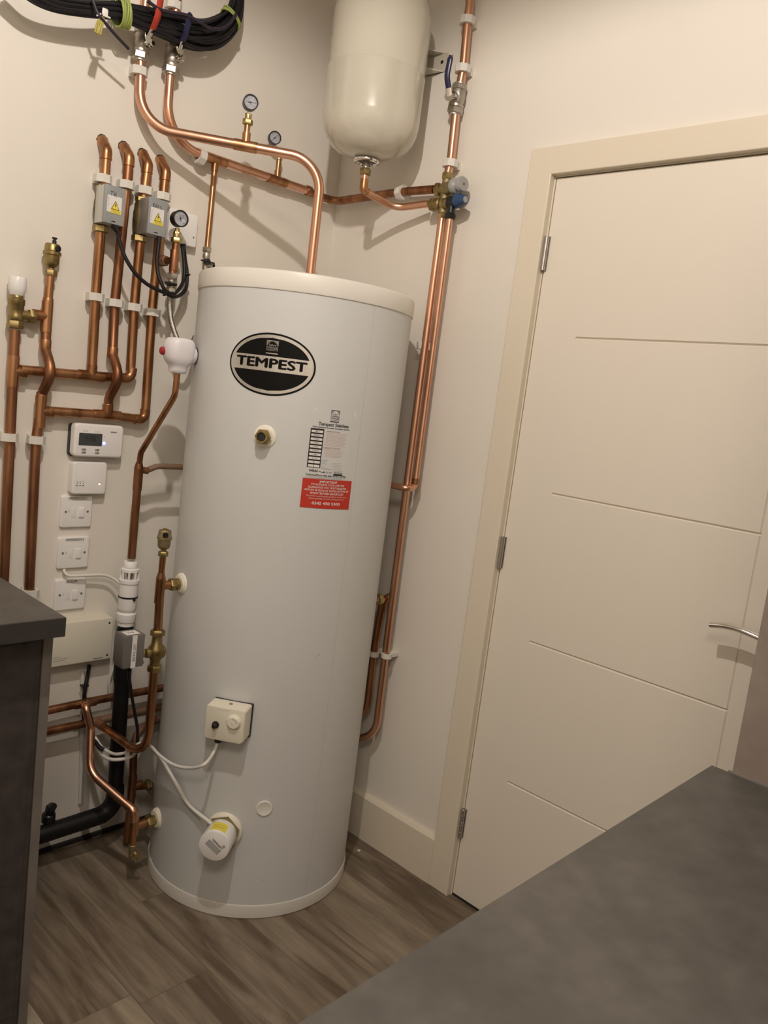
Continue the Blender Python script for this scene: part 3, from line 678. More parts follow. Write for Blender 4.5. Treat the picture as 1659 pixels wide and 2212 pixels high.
b = MB(); b.lathe([(.006,Ht*.70),(.009,Ht*.86),(.0105,Ht*.9)], a1, ax, 16); b.lathe([(.021,Ht*.715),(.0,Ht*.716)], a1, ax); b.build('inner_nozzle', 'ink_grey', t)
b = MB(); b.lathe([(.0205,Ht*.22),(.0235,Ht*.24),(.0250,Ht*.28),(.0250,Ht*.64),(.0245,Ht*.665)], a1, ax); b.build('cup', 'gloss_white', t)
b = MB(); b.ring(a1+ax*Ht*.44, ax, .0262, .024, .0045); b.box(a1+ax*Ht*.445+V((.004,-.027,-.002)), (.006,.004,.007)); b.build('tie_band', 'black', t)
b = MB(); b.lathe([(.0225,0),(.0230,.004),(.0230,Ht*.06),(.0255,Ht*.065),(.0265,Ht*.08),(.0265,Ht*.19),(.0215,Ht*.21),(.0205,Ht*.24)], a1, ax, 12); b.build('coupling_nut', 'gloss_white', t)

w0, w1 = V((-0.6961, -0.1200, 0.6877)), V((-0.6845, -0.1200, 0.1670))
w1 = V((w0.x+(w1.x-w0.x), w1.y, w1.z))
el = V((-0.6791, -0.1100, 0.1297)); w2 = V((-0.9130, -0.0900, 0.1126))
t = thing('waste_pipe', w1, 'black plastic waste pipe dropping from the tundish and running low to the left', 'waste pipe')
MB().tube(fillet([w0, el, lerp(el,w2,.25)], .05), .0205, 24).build('tube', 'black_pipe', t)
MB().tube([lerp(el,w2,.12), w2], .0240, 24).build('lower_tube', 'black_pipe', t)
b = MB(); jp = lerp(w0, el, .285); b.tube([jp, jp-(w0-el).normalized()*-.045, ], .0235, 24)
jd = (el-w0).normalized(); b.tube([lerp(w0,el,.02), lerp(w0,el,.30)], .0222, 24); b.build('upper_sleeve', 'black_pipe', t)
b = MB(); b.tube(fillet([lerp(w0,el,.86), el, lerp(el,w2,.42)], .05), .0245, 24); b.build('elbow', 'black_pipe', t)
b = MB(); kp = V((-0.8558, -0.0800, 0.1590)); b.cyl(kp, (0,-.4,1), .013, .03); b.cyl(kp+V((0,-.01,.03)), (0,-1,.3), .010, .016); b.cyl(kp-V((0,0,.02)), (0,0,1), .018, .024); b.build('condensate_cock', 'black', t)

# ------------------------------------------------------------------ electrics on the wall
def plate(px, word, label, xl, zt, zb_, sw=True):
    w_, h_ = .0865, .0865; zc = (zt+zb_)/2; xc = xl+w_/2; F = FL(xc, zc)
    t = thing('fused_switch', (xc,0,zc-h_/2), label, 'switch')
    MB().rrect(0,0,w_,h_,.006,0,.0095,F,bev=.0035,seg=3).build('plate', 'gloss_white', t)
    sc = None
    for sx in (-1,1):
        b = MB(); b.lathe([(.0032,-.0002),(.0034,.0004),(.0025,.0003),(0,.0001)], (0,0,0), F=F @ Matrix.Translation((sx*.0302,.0,.0095))); s = b.build('screw', 'ink_grey', t)
    b = MB(); b.rrect(.0125,-.002,.0155,.0275,.003,.0094,.0135,F,bev=.0018); b.build('rocker', 'gloss_white', t)
    b = MB(); b.rrect(-.0085,-.002,.0135,.0275,.0015,.0094,.0100,F,bev=.0003); b.build('fuse_carrier', 'white', t)
    b = MB(); b.slab([(-.0215,-.003),(-.0205,-.003),(-.0205,.004),(-.0215,.004)], .0096, .0098, F); b.build('neon_slot', 'ink_grey', t, smooth=False)
    b = MB(); b.rrect(.001,.0362,.052 if word != 'BOILER' else .034,.0085,.0005,.0095,.0098,F); st = b.build('name_tape', 'label', t, smooth=False)
    b = MB(); b.text(word, .0090, F @ Matrix.Translation((.001,.0362,.0101)), w={'IMMERSION 1':.050,'IMMERSION 2':.050,'BOILER':.029}[word]); b.build('lettering', 'ink', st, smooth=False)
    return t
plate(0, 'IMMERSION 1', 'white fused switch lettered IMMERSION 1 under the receiver box', -.8465, 1.026, .940)
plate(0, 'IMMERSION 2', 'white fused switch lettered IMMERSION 2 with white cable below', -.8470, .914, .826)
plate(0, 'BOILER', 'white fused switch lettered BOILER just above the cream wiring box', -.8475, .797, .711)

# programmer
xl, xr, zt_, zb_ = -.8365, -.6985, 1.2225, 1.1345
xc, zc, W_, H_ = (xl+xr)/2, (zt_+zb_)/2, xr-xl, zt_-zb_
t = thing('programmer', (xc,0,zb_), 'white heating programmer with grey screen and blue light', 'programmer')
F = FL(xc, zc)
MB().rrect(-.003,-.002,W_-.002,H_-.002,.008,0,.013,F).build('backplate', 'black', t)
MB().rrect(0,0,W_,H_,.011,.010,.036,F,bev=.006,seg=3).build('case', 'gloss_white', t)
F2 = FL(xc, zc, .036)
b = MB(); b.rrect(-.0250,.0030,.0640,.0330,.001,.0,.0004,F2); sc_ = b.build('screen', 'lcd', t, smooth=False)
def seg7(b, ch, x, y, w, h, F):
    S = {'4':'bcfg','2':'abged','8':'abcdefg','6':'acdefg'}[ch]; k = .0012
    R_ = {'a':(x,y+h,w,k),'g':(x,y+h/2,w,k),'d':(x,y,w,k),'b':(x+w,y+h/2,k,h/2),'c':(x+w,y,k,h/2),'f':(x,y+h/2,k,h/2),'e':(x,y,k,h/2)}
    for s_ in S:
        q = R_[s_]; b.slab([(q[0],q[1]),(q[0]+q[2],q[1]),(q[0]+q[2],q[1]+q[3]),(q[0],q[1]+q[3])], .0004, .0006, F)
b = MB()
for ch_, x in (('4',-.0400),('2',-.0275),('8',-.0180)): seg7(b, ch_, x, -.0010, .0060, .0120, F2)
for y in (.004,.009): b.slab([(-.0305,y),(-.0293,y),(-.0293,y+.0012),(-.0305,y+.0012)], .0004, .0006, F2)
b.build('time_digits', 'lcd_ink', sc_, smooth=False)
b = MB(); b.text('TIME ZONE', .0038, F2 @ Matrix.Translation((-.041,.0245,.0004)), w=.014); b.text('RF OPEN', .0038, F2 @ Matrix.Translation((-.007,.0240,.0004)), w=.014); b.build('captions', 'ink_grey', t, smooth=False)
b = MB(); b.text('DIMSAMO', .0052, F2 @ Matrix.Translation((.0385,.0255,.0004)), w=.018, bold=.00015); b.build('maker_name', 'ink', t, smooth=False)
for x in (-.042,-.005):
    for y in (-.0235,-.0315):
        b = MB(); b.rrect(x,y,.0125,.0055,.0026,0,.0016,F2,bev=.0006); bt = b.build('button', 'mid_grey', t)
        b = MB(); b.slab([(x-.001,y-.0006),(x+.004,y-.0006),(x+.004,y+.0008),(x-.001,y+.0008)], .0016, .0018, F2); b.build('button_mark', 'ink', bt, smooth=False)
b = MB(); b.lathe([(.0028,0),(.0026,.001),(0,.0016)], (0,0,0), F=F2 @ Matrix.Translation((.0135,-.0050,0))); b.build('blue_light', 'led_blue', t)
b = MB(); b.lathe([(.0011,0),(0,.0003)], (0,0,0), F=F2 @ Matrix.Translation((.0130,.0125,0))); b.build('sensor_dot', 'ink_grey', t)

# receiver
xl, xr, zt_, zb_ = -.8305, -.7350, 1.1205, 1.0335
xc, zc, W_, H_ = (xl+xr)/2, (zt_+zb_)/2, xr-xl, zt_-zb_
t = thing('receiver_box', (xc,0,zb_), 'plain white receiver box with three dots and small orange light', 'receiver')
F = FL(xc, zc); MB().rrect(0,0,W_,H_,.009,0,.0285,F,bev=.004,seg=3).build('case', 'gloss_white', t)
F2 = FL(xc, zc, .0285)
b = MB()
for k in range(3):
    b.lathe([(.0016,.0001),(.0016,.0004),(0,.0005)], (0,0,0), 16, F=F2 @ Matrix.Translation((-.0345+.0083*k,-.0195,0)))
    b.lathe([(.0011,.0001),(.0011,.0003),(0,.0003)], (0,0,0), 12, F=F2 @ Matrix.Translation((-.0340+.0083*k,-.0137,0)))
b.build('indicator_dots', 'ink', t)
b = MB()
for k, w in enumerate(('Zone','CH','HW')): b.text(w, .0032, F2 @ Matrix.Translation((-.0340+.0083*k,-.0095,.0004)))
b.text('Power', .0032, F2 @ Matrix.Translation((.0288,-.0105,.0004))); b.build('captions', 'ink_grey', t, smooth=False)
b = MB(); b.lathe([(.0022,0),(.002,.0007),(0,.0010)], (0,0,0), F=F2 @ Matrix.Translation((.0280,-.0155,0))); b.build('power_light', 'led_red', t)

# cream wiring box
xr, zt_, zb_ = -.6885, .6850, .5645; xl = -.905
t = thing('wiring_box', ((xl+xr)/2,0,zb_), 'large cream wiring box under the BOILER switch, partly behind the worktop', 'wiring box')
F = FL((xl+xr)/2, (zt_+zb_)/2); MB().rrect(0,0,xr-xl,zt_-zb_,.006,0,.042,F,bev=.003).build('cover', 'cream', t)
F2 = FL(xr, zb_, .042)
for z in (.012, .106):
    b = MB(); b.lathe([(.0028,.0001),(.0028,.0005),(0,.0005)], (0,0,0), 14, F=F2 @ Matrix.Translation((-.0125,z,0))); b.build('screw', 'ink', t)
b = MB(); b.text('Wiring centre', .0058, F2 @ Matrix.Translation((-.040,.0075,.0004)), w=.028, bold=.0001)
b.build('maker_mark', 'ink', t, smooth=False)
b = MB()
for k in range(3): b.text(('CAUTION', 'isolate the supply before', 'removing this cover')[k], .0042, F2 @ Matrix.Translation((-.168,.0265-.0052*k,.0004)), align='LEFT')
b.build('small_print', 'ink_grey', t, smooth=False)
cable(t, [(-0.7402, -0.0200, 0.5470), (-0.7442, -0.0220, 0.5157), (-0.7526, -0.0300, 0.4859), (-0.7537, -0.0300, 0.4452), (-0.7438, -0.0200, 0.3776)], .0052, 'cable_black')
b = MB(); b.tube([(-0.7522, -0.0060, 0.5253), (-0.7455, -0.0060, 0.4350), (-0.7352, -0.0060, 0.2581), (-0.7278, -0.0060, 0.1206)], .0065, 10); b.build('white_cable', 'cable_white', t)
b = MB(); b.box(V((-0.7537, -0.0260, 0.4902)), (.020,.016,.005), bev=.001); b.build('cable_tie', 'black', t)

# white cable from the IMMERSION 2 switch behind the tundish
t = MB().tube(smooth_path([(-0.8261, -0.0060, 0.8246), (-0.8254, -0.0140, 0.8162), (-0.8145, -0.0220, 0.8097), (-0.7735, -0.0260, 0.8089), (-0.7287, -0.0300, 0.8079), (-0.7028, -0.0340, 0.8003), (-0.6853, -0.0450, 0.7870), (-0.6720, -0.0500, 0.7645), (-0.6602, -0.0300, 0.6835), (-0.6615, -0.0200, 0.5567), (-0.6732, -0.0150, 0.4873), (-0.6641, -0.0100, 0.4417)], 8), .0042, 10).build('white_cable', 'cable_white', loc=(-0.8261, -0.0060, 0.8246))
tag(t, 'white cable leaving the IMMERSION 2 switch and passing behind the tundish', 'cable')

# ------------------------------------------------------------------ cylinder
cyl = thing('hot_water_cylinder', (CX,CY,0), 'tall white hot water cylinder with black oval badge, standing on the floor', 'hot water cylinder')
ZT = 1.6495
MB().lathe([(.270,.030),(CR,.034),(CR,1.0),(CR,ZT-.034),(.27,ZT-.030)], (CX,CY,0), n=128).build('jacket', 'tank', cyl, ang=30)
MB().lathe([(.25,0),(.2855,.0),(.2878,.003),(.2880,.034),(.2866,.0375),(.2850,.038),(.27,.038)], (CX,CY,0), n=128).build('base_ring', 'tank_base', cyl, ang=30)
MB().lathe([(.262,ZT-.047),(.2870,ZT-.047),(.2880,ZT-.044),(.2880,ZT-.012),(.2862,ZT-.004),(.281,ZT-.0008),(.270,ZT),(0,ZT)], (CX,CY,0), n=128).build('lid', 'lid', cyl, ang=30)
# jacket seam
b = MB(); b.patch([[(.1747,ZT-.048),(.1752,ZT-.048)],[(.1747,.04),(.1752,.04)]], lambda x, y: wrap(x, y, .0002)); b.build('seam', 'seam', cyl, smooth=False)
# scuffs on the jacket
b = MB()
for s_, z_, w, h in ((.1265,.7165,.0016,.006),(.1195,.712,.0012,.004),(.0087,.989,.002,.0015),(-.048+.09,.3405,.001,.004),(.045,.105,.001,.006),(-.0365,1.2620,.0012,.0012)):
    b.patch([[(s_,z_),(s_+w,z_+h*.2)],[(s_+w*.8,z_+h),(s_+w*1.8,z_+h)]], lambda x, y: wrap(x, y, .0003))
b.build('scuff_marks', 'ink_grey', cyl, smooth=False)
# torn sticker remains
b = MB()
b.patch([[(.040,1.3330),(.047,1.3340)],[(.046,1.3370),(.051,1.3400)],[(.050,1.3420),(.052,1.3420)]], lambda x, y: wrap(x, y, .0006))
b.patch([[(.1475,1.3390),(.1555,1.3385)],[(.151,1.3330),(.1570,1.3320)],[(.1560,1.3255),(.1585,1.3255)]], lambda x, y: wrap(x, y, .0006))
b.build('torn_label_scraps', 'label', cyl, smooth=False)
# oval badge
BC, BZ, BA, BB = -.0714, 1.4285, .1090, .0735
def ell(b, a0, b0, a1=0, b1=0, dr=.0006, n=72, rows=8, clip_=None):
    rr = []
    for j in range(rows+1):
        t_ = j/rows; rr.append([(BC+(a1+(a0-a1)*t_)*math.cos(2*PI*k/n), BZ+(b1+(b0-b1)*t_)*math.sin(2*PI*k/n)) for k in range(n+1)])
    b.patch(rr, lambda x, y: wrap(x, y, dr))
b = MB(); ell(b, BA, BB, 0, 0, .0006); bd = b.build('badge', 'gloss_black', cyl, smooth=True)
b = MB(); ell(b, BA-.0045, BB-.0045, 0, 0, .0010); b.build('silver_foil', 'silver', bd)
def cap_seg(b, a, c, y0, sgn, dr):
    rows = 14; rr = []
    for j in range(rows+1):
        y = y0+(c-y0)*(j/rows); hw = a*math.sqrt(max(0, 1-(y/c)**2)); rr.append([(BC-hw+2*hw*k/24, BZ+sgn*y) for k in range(25)])
    b.patch(rr, lambda x, y: wrap(x, y, dr))
b = MB(); cap_seg(b, BA-.0125, BB-.0115, .0190, 1, .0014); cap_seg(b, BA-.0125, BB-.0115, .0165, -1, .0014); b.build('black_field', 'gloss_black', bd)
b = MB(); b.text('TEMPEST', .030, fn=lambda x, y: wrap(x, y*1.05, .0016), w=.181, bold=.0014)
for v in b.bm.verts: pass
b.bm.free(); b = MB(); b.text('TEMPEST', .0310, fn=lambda x, y: wrap(BC+x, BZ+.0012+y, .0016), w=.1740, bold=.0017); b.build('lettering', 'gloss_black', bd, smooth=False)
def logo(b, cx, cz, w, h, word2, dr, plain=False):
    f = lambda x, y: wrap(cx+x, cz+y, dr)
    b.wrect(-w/2, h*.46, w/2, h*.50, f); b.wrect(-w/2, -h*.5, w/2, -h*.43, f)
    for sx in (-1, 1):
        for k in range(5):
            x0 = w*.5; yy = h*(.13+.065*k); ln = w*(.10+.022*k*k*.7); 
            x1 = min(ln, w*.46); b.wrect(min(sx*x0, sx*(x0-x1)), yy, max(sx*x0, sx*(x0-x1)), yy+h*.032, f, 1)
    b.text('Telford', h*.20, fn=f, cy=h*.155, w=w*.62)
    b.text(word2[0], h*.19, fn=f, cy=-h*.03, w=w*.96, bold=.0001)
    b.text(word2[1], h*.19, fn=f, cy=-h*.20, w=w*.96, bold=.0001)
    if len(word2) > 2: b.text(word2[2], h*.15, fn=f, cy=-h*.35, w=w*.96)
b = MB(); logo(b, BC+.0012, BZ+.0400, .029, .031, ('STAINLESS','PRODUCTS'), .0017); b.build('maker_mark', 'silver', bd, smooth=False)
# data label printed on clear film
f0 = lambda dr: (lambda x, y: wrap(x, y, dr))
lb = MB(); lb.wrect(.0385, 1.1705, .1520, 1.3400, f0(.0004)); dl_ = lb.build('data_label', 'tank', cyl)
b = MB(); logo(b, .0985, 1.3250, .0235, .0290, ('COPPER &','STAINLESS','CYLINDERS'), .0008)
b.text('Tempest Stainless', .0115, fn=lambda x, y: wrap(.0985+x, 1.3035+y, .0008), w=.0790, bold=.00030)
b.text('Mains pressure domestic hot water cylinder', .0052, fn=lambda x, y: wrap(.0935+x, 1.2955+y, .0008), w=.097, bold=.00012)
b.wrect(.0412, 1.1965, .0746, 1.2915, f0(.0008))
b.text('WRAS', .0085, fn=lambda x, y: wrap(.0585+x, 1.1885+y, .0008), w=.0215, bold=.0003, shear=.1)
for k in range(3): b.wrect(.071+.0035*k, 1.1880-.001*k, .0755+.0035*k, 1.1890-.001*k, f0(.0008), 1)
b.text('\u25cf CE EN', .0045, fn=lambda x, y: wrap(.0945+x, 1.1870+y, .0008), w=.022)
b.wrect(.1110, 1.1812, .1360, 1.1850, f0(.0008)); b.text('benchmark', .0050, fn=lambda x, y: wrap(.1235+x, 1.1882+y, .0008), w=.023, bold=.0001)
b.wrect(.1110, 1.1920, .1360, 1.1924, f0(.0008))
b.text('Technical/Parts help line: 01952 257961', .0064, fn=lambda x, y: wrap(.0945+x, 1.1788+y, .0008), w=.1060, bold=.00018)
b.build('black_print', 'ink', dl_, smooth=False)
b = MB()
for k in range(10):
    zt0 = 1.2878-.00930*k
    if k < 8: b.wrect(.0437, zt0-.0062, .0722, zt0-.0005, f0(.0011))
    else: b.wrect(.0437, zt0-.0062, .0567, zt0-.0005, f0(.0011)); b.wrect(.0580, zt0-.0062, .0722, zt0-.0005, f0(.0011))
b.build('form_boxes', 'label', dl_, smooth=False)
b = MB()
for k, tx in enumerate(('300 L','INDIRECT','3 BAR','1 BAR','6 BAR','T 90/95','7 BAR','G1 1/4')):
    b.text(tx, .0042, fn=lambda x, y: wrap(.058+x, 1.2845-.0093*k+y, .0014), w=.012 if k not in (1,5) else .018, bold=.0001)
b.text('Address', .0035, fn=lambda x, y: wrap(.0845+x, 1.2080+y, .0008), w=.012); b.text('Name', .0035, fn=lambda x, y: wrap(.0825+x, 1.2120+y, .0008), w=.008)
b.text('Installed by', .0035, fn=lambda x, y: wrap(.0850+x, 1.2160+y, .0008), w=.013); b.text('Tel no', .0035, fn=lambda x, y: wrap(.0830+x, 1.2000+y, .0008), w=.009); b.text('Completion date', .0035, fn=lambda x, y: wrap(.0900+x, 1.1958+y, .0008), w=.024)
for z in (1.2110,1.2070,1.2030,1.1990,1.1948): b.wrect(.104, z, .130, z+.0003, f0(.0008))
for k in range(2): b.text('Telford Copper and Stainless Cylinders, Halesfield, Telford, Shropshire TF7 4QT', .0026, fn=lambda x, y: wrap(.0935+x, 1.1745-.0028*k+y, .0008), w=.106-.02*k)
b.build('small_print', 'ink_grey', dl_, smooth=False)
b = MB(); b.text('WARNING TO USER', .0048, fn=lambda x, y: wrap(.0985+x, 1.2868+y, .0008), w=.036, bold=.00005)
b.text('WARNING TO INSTALLER', .0048, fn=lambda x, y: wrap(.0990+x, 1.2470+y, .0008), w=.044, bold=.00005)
rows = ['This product must be serviced annually by a','competent person to keep the guarantee','If water flows from the discharge pipe','turn off the heating and call the installer','Do not adjust the controls fitted','to this unit at any time without advice','Switch off immersion heaters before any','work and drain down fully where needed','No valve may be fitted between the relief','valve and the unit, see the instructions']
for k, tx in enumerate(rows): b.text(tx, .0030, fn=lambda x, y: wrap(.0805+x, 1.2830-.0033*k+y, .0008), w=.0535-.006*(k%3 == 2), align='LEFT')
rows = ['This appliance must be installed by a','competent person in line with the','building regulations in force','All connections must be made as shown','in the manual supplied, benchmark','checklist to be completed on handover']
for k, tx in enumerate(rows): b.text(tx, .0030, fn=lambda x, y: wrap(.0805+x, 1.2432-.0034*k+y, .0008), w=.0505-.007*(k%2), align='LEFT')
b.build('red_print', 'ink_red', dl_, smooth=False)
# red sticker
b = MB(); b.wrect(.0348, 1.0975, .1662, 1.1695, f0(.0010)); rs = b.build('red_sticker', 'label_red', cyl)
b = MB()
for tx, z, w, sz, bo in (('IMPORTANT',1.1630,.046,.0078,.0003),('TO ACTIVATE YOUR LIFETIME',1.1558,.088,.0068,.00018),('GUARANTEE YOU MUST REGISTER',1.1488,.102,.0068,.00018),('WITHIN 28 DAYS OF INSTALLATION AT',1.1418,.118,.0068,.00018),('WWW.TELFORD-GROUP.COM',1.1343,.088,.0074,.0002),
    ('This cylinder must be serviced annually to maintain your',1.1275,.106,.0045,.0001),('lifetime guarantee. To book a service please call',1.1215,.092,.0045,.0001),('0345 450 5300',1.1095,.0740,.0098,.0003)):
    b.text(tx, sz, fn=lambda x, y: wrap(.1005+x, z+y, .0014), w=w, bold=bo)
b.build('white_print', 'ink_white', rs, smooth=False)

# cylinder fittings
def rosette(parent, deg, z, r=.026, mat='ivory'):
    b = MB(); b.lathe([(r*1.0,0),(r*1.02,.002),(r*.98,.004),(r*.80,.0065),(r*.62,.009),(r*.45,.011)], (0,0,0), F=FC(deg, z), n=36); return b.build('boss_cover', mat, parent)
# secondary return boss with black plug
t = thing('blanked_boss', FC(216.7,1.2572).translation, 'brass blanked boss with black plug below the badge', 'boss')
b = MB(); b.lathe([(.0275,-.001),(.0275,.0015),(.026,.0028),(.020,.0034),(.0195,.005),(.010,.0055)], (0,0,0), F=FC(216.7,1.2572), n=36); b.build('boss_cover', 'ivory', t)
b = MB(); o_ = FC(216.7,1.2572).translation; n_ = V((math.cos(math.radians(216.7)), math.sin(math.radians(216.7)), 0))
b.cyl(o_, n_, .0105, .012); b.hexnut(o_+n_*.010, n_, .0165, .016); b.ring(o_+n_*.026, n_, .0148, .0108, .007); b.build('brass_nut', 'brass', t)
b = MB(); b.cyl(o_+n_*.020, n_, .0112, .0095); b.build('plug', 'black', t)
# blank cap
b = MB(); b.lathe([(.0205,-.001),(.0210,.001),(.0205,.0032),(.0185,.0040),(.0175,.0035),(0,.0035)], (0,0,0), F=FC(235.9,.3105), n=36)
tag(b.build('blank_cap', 'lid', loc=FC(235.9,.3105).translation), 'round white blank cap low on the cylinder front', 'cap')
# thermostat housing
th0, zc = 214.6, .5460
F = FC(th0, zc, -.004); t = thing('thermostat_box', FC(th0, zc-.045).translation, 'white dual thermostat housing with dial and black reset knob on the cylinder', 'thermostat')
MB().box((.0012,.000,.004), (.1025,.0865,.012), F, bev=.003).build('gasket', 'black', t)
b = MB(); b.slab([(-.0505,-.036),(-.0425,-.0435),(.0425,-.0435),(.0505,-.036),(.0505,.0400),(.047,.0435),(-.047,.0435),(-.0505,.0400)], .010, .058, F, bev=.003); b.build('cover', 'cream', t, ang=35)
F2 = FC(th0, zc, .054)
b = MB(); b.lathe([(.0190,0),(.0185,.0030),(.0178,.0035),(.0165,.0035),(.0160,.0065),(.0140,.0095),(0,.0105)], (0,0,0), F=F2 @ Matrix.Translation((.0235,.0120,0)), n=40); kb = b.build('dial_knob', 'ivory', t)
b = MB(); Fk = F2 @ Matrix.Translation((.0235,.0120,.0072))
for k in range(9):
    a = math.radians(10+18*k); r0, r1 = .0128, .0150; c_, s_ = math.cos(a), math.sin(a); w = .00025
    b.slab([(r0*c_-s_*w, r0*s_+c_*w),(r0*c_+s_*w, r0*s_-c_*w),(r1*c_+s_*w, r1*s_-c_*w),(r1*c_-s_*w, r1*s_+c_*w)], -.001, .0012, Fk)
for k, tx in enumerate(('60','50','40')): a = math.radians(20+35*k); b.text(tx, .0042, F2 @ Matrix.Translation((.0235+.0098*math.cos(a), .0120+.0098*math.sin(a), .0108)))
b.text('\u00b0C', .0042, F2 @ Matrix.Translation((.0215,.0095,.0108))); b.build('scale', 'ink_grey', kb, smooth=False)
b = MB(); b.lathe([(.0088,0),(.0088,.0035),(.0060,.004),(.0058,.014),(.0045,.0145),(0,.0145)], (0,0,0), F=F2 @ Matrix.Translation((-.0225,-.0035,0)), n=28); b.build('reset_knob', 'black', t)
b = MB(); b.lathe([(.0045,0),(.0045,.001),(0,.001)], (0,0,0), F=frame((1,0,0),(0,1,0),(0,0,1), F @ V((.002,.0436,.030)))); b.build('top_screw', 'ink_grey', t)
b = MB(); b.rrect(0,0,.030,.004,.001,-.001,.0004,F2 @ Matrix.Translation((-.006,.0385,0))); b.build('screw_channel', 'ivory', t)
gp = F @ V((-.022,-.0435,.030)); b = MB(); b.lathe([(.0110,0),(.0110,.006),(.0095,.008),(.0092,.016),(.0070,.018)], gp, (0,0,-1), 20); b.build('cable_gland', 'black', t)
gb = gp-V((0,0,.016))
# immersion heater
o_ = FC(216.6,.2420).translation; th = math.radians(216.6); n_ = V((math.cos(th), math.sin(th), 0)); nn = (n_+V((.0,0,.0))).normalized()
t = thing('immersion_heater', o_, 'round white immersion heater head with yellow label at the cylinder foot', 'immersion heater')
b = MB(); b.lathe([(.047,-.003),(.0475,.004),(.045,.007),(.043,.0075),(.042,.011),(.036,.012)], o_, nn, 40); b.build('boss_ring', 'ivory', t)
b = MB(); b.hexnut(o_+nn*.010, nn, .0385, .012, .3); b.build('brass_flange', 'bronze', t)
b = MB(); b.lathe([(.0385,.020),(.0395,.022),(.0395,.077),(.0388,.0800),(.037,.081),(0,.081)], o_, nn, 48); b.build('cap', 'gloss_white', t)
Fh = axis_frame(o_, nn)
def onh(a, h, r=.0398): return Fh @ V((r*math.cos(a), r*math.sin(a), h))
b = MB(); b.patch([[(1.0+.08*k, h) for k in range(14)] for h in (.038, .072)], lambda a, h: onh(a, h)); wl = b.build('yellow_label', 'yellow', t)
b = MB()
b.text('WARNING', .006, fn=lambda x, y: onh(1.52-x/.0398, .059+y, .0400), w=.026); b.text('Disconnect supply first', .0045, fn=lambda x, y: onh(1.52-x/.0398, .050+y, .0400), w=.030)
b.build('small_print', 'ink_grey', wl, smooth=False)
Ff = FC(216.6, .2420, .0815) @ Matrix.Rotation(math.radians(-38), 4, 'Z')
b = MB(); b.text('THERMOWATT', .0082, Ff @ Matrix.Translation((.002,.0105,.0003)), w=.036, bold=.00005); b.build('maker_name', 'ink', t, smooth=False)
b = MB(); b.rrect(0,-.003,.040,.017,.001,.0001,.0003,Ff); rp = b.build('rating_label', 'mid_grey', t, smooth=False)
b = MB()
for k in range(4): b.text(('TYPE RP 230V~ 3kW', 'IP44 27 INCH', 'MADE IN ITALY CE', '1 1/4 BSP')[k], .0034, Ff @ Matrix.Translation((0,.0035-.0042*k,.0005)), w=.034)
b.build('small_print', 'ink_white', rp, smooth=False)
b = MB(); b.ring(Ff @ V((.017,.019,.0)), nn, .0034, .0022, .001); b.build('screw_eye', 'ink_grey', t)

# white cables to thermostat and immersion heater
ca = [(-0.7494, -0.1000, 0.3660), (-0.7285, -0.1100, 0.3298), (-0.6855, -0.1200, 0.2985), (-0.6606, -0.1500, 0.3129), (-0.6525, -0.1800, 0.3547), (-0.6351, -0.2000, 0.3518)]
e1 = V(gb)
t = MB().tube(smooth_path([(-0.7440, -0.0900, 0.3609), (-0.7342, -0.1200, 0.3379), (-0.7219, -0.1700, 0.3378), (-0.7042, -0.2100, 0.3591), (-0.6994, -0.2500, 0.3953), (-0.6819, -0.2750, 0.3933), (-0.6959, -0.3450, 0.3994), (-0.6947, -0.4100, 0.4009), (-0.6867, -0.4700, 0.4155), (-0.6820, -0.5200, 0.4439), e1+V((-.012,0,-.030)), e1], 8), .0043, 10).build('white_cable', 'cable_white', loc=(-0.6791, -0.2750, 0.3926))
tag(t, 'white cable curving up to the thermostat housing on the cylinder', 'cable')
e2 = o_+nn*.030+V((.01,-.018,.036)); 
e2 = V(onh(2.35, .030, .036))
t = MB().tube(smooth_path([(-0.7427, -0.0900, 0.3442), (-0.7354, -0.1200, 0.3192), (-0.7275, -0.1700, 0.3230), (-0.6926, -0.2000, 0.3361), (-0.6898, -0.2400, 0.3811), (-0.6707, -0.2650, 0.3786), (-0.6813, -0.3400, 0.3769), (-0.6690, -0.3900, 0.3334), (-0.6478, -0.4300, 0.2849), e2], 8), .0050, 10).build('white_cable', 'cable_white', loc=(-0.6678, -0.2650, 0.3779))
tag(t, 'white cable dropping to the round immersion heater head', 'cable')
b = MB(); b.tube(smooth_path([(-0.7467, -0.0850, 0.3568), (-0.7443, -0.1150, 0.3438), (-0.7365, -0.1300, 0.3371)], 6), .0058, 10); tag(b.build('cable_sleeve', 'cable_black', loc=(-0.7443, -0.1150, 0.3438)), 'short black sleeve over the two white cables beside the curved pipe', 'cable sleeve')

# ------------------------------------------------------------------ hot water zone valve and its pipe beside the cylinder
XH, DH = -.7105, .300
H1, H2 = V((XH,-DH,.855)), V((XH,-DH,.700))
t = thing('copper_pipe', (XH,-DH,.70), 'copper pipe beside the cylinder tee carrying the lower brass air vent', 'pipe')
top = V((-0.7095, -0.3000, 0.9201)); tj = V((-0.7101, -0.3000, 0.8440)); vt = V((-0.7055, -0.3000, 0.7246)); vb = V((-0.7062, -0.3000, 0.6176)); bd_ = V((-0.7013, -0.3000, 0.4338))
MB().tube([top+V((0,0,.002)), tj], R15*1.05, 16).build('vent_tube', 'copper_warm', t)
MB().tube([tj, vt], R22, 20).build('tube', 'copper_warm', t)
b = MB(); b.tube([tj+V((0,0,.034)), tj+V((0,0,.033)), tj+V((0,0,.020)), tj+V((0,0,.017)), tj+V((0,0,-.045))], lambda q: .0088 if q < .3 else R22*1.09, 20); bs = V((CX-math.sqrt(CR**2-(CY+DH)**2)-.001, -DH, tj.z))
b.tube([tj, V((bs.x-.030,-DH,tj.z))], R22*1.02, 20); b.build('tee_fitting', 'copper_warm', t)
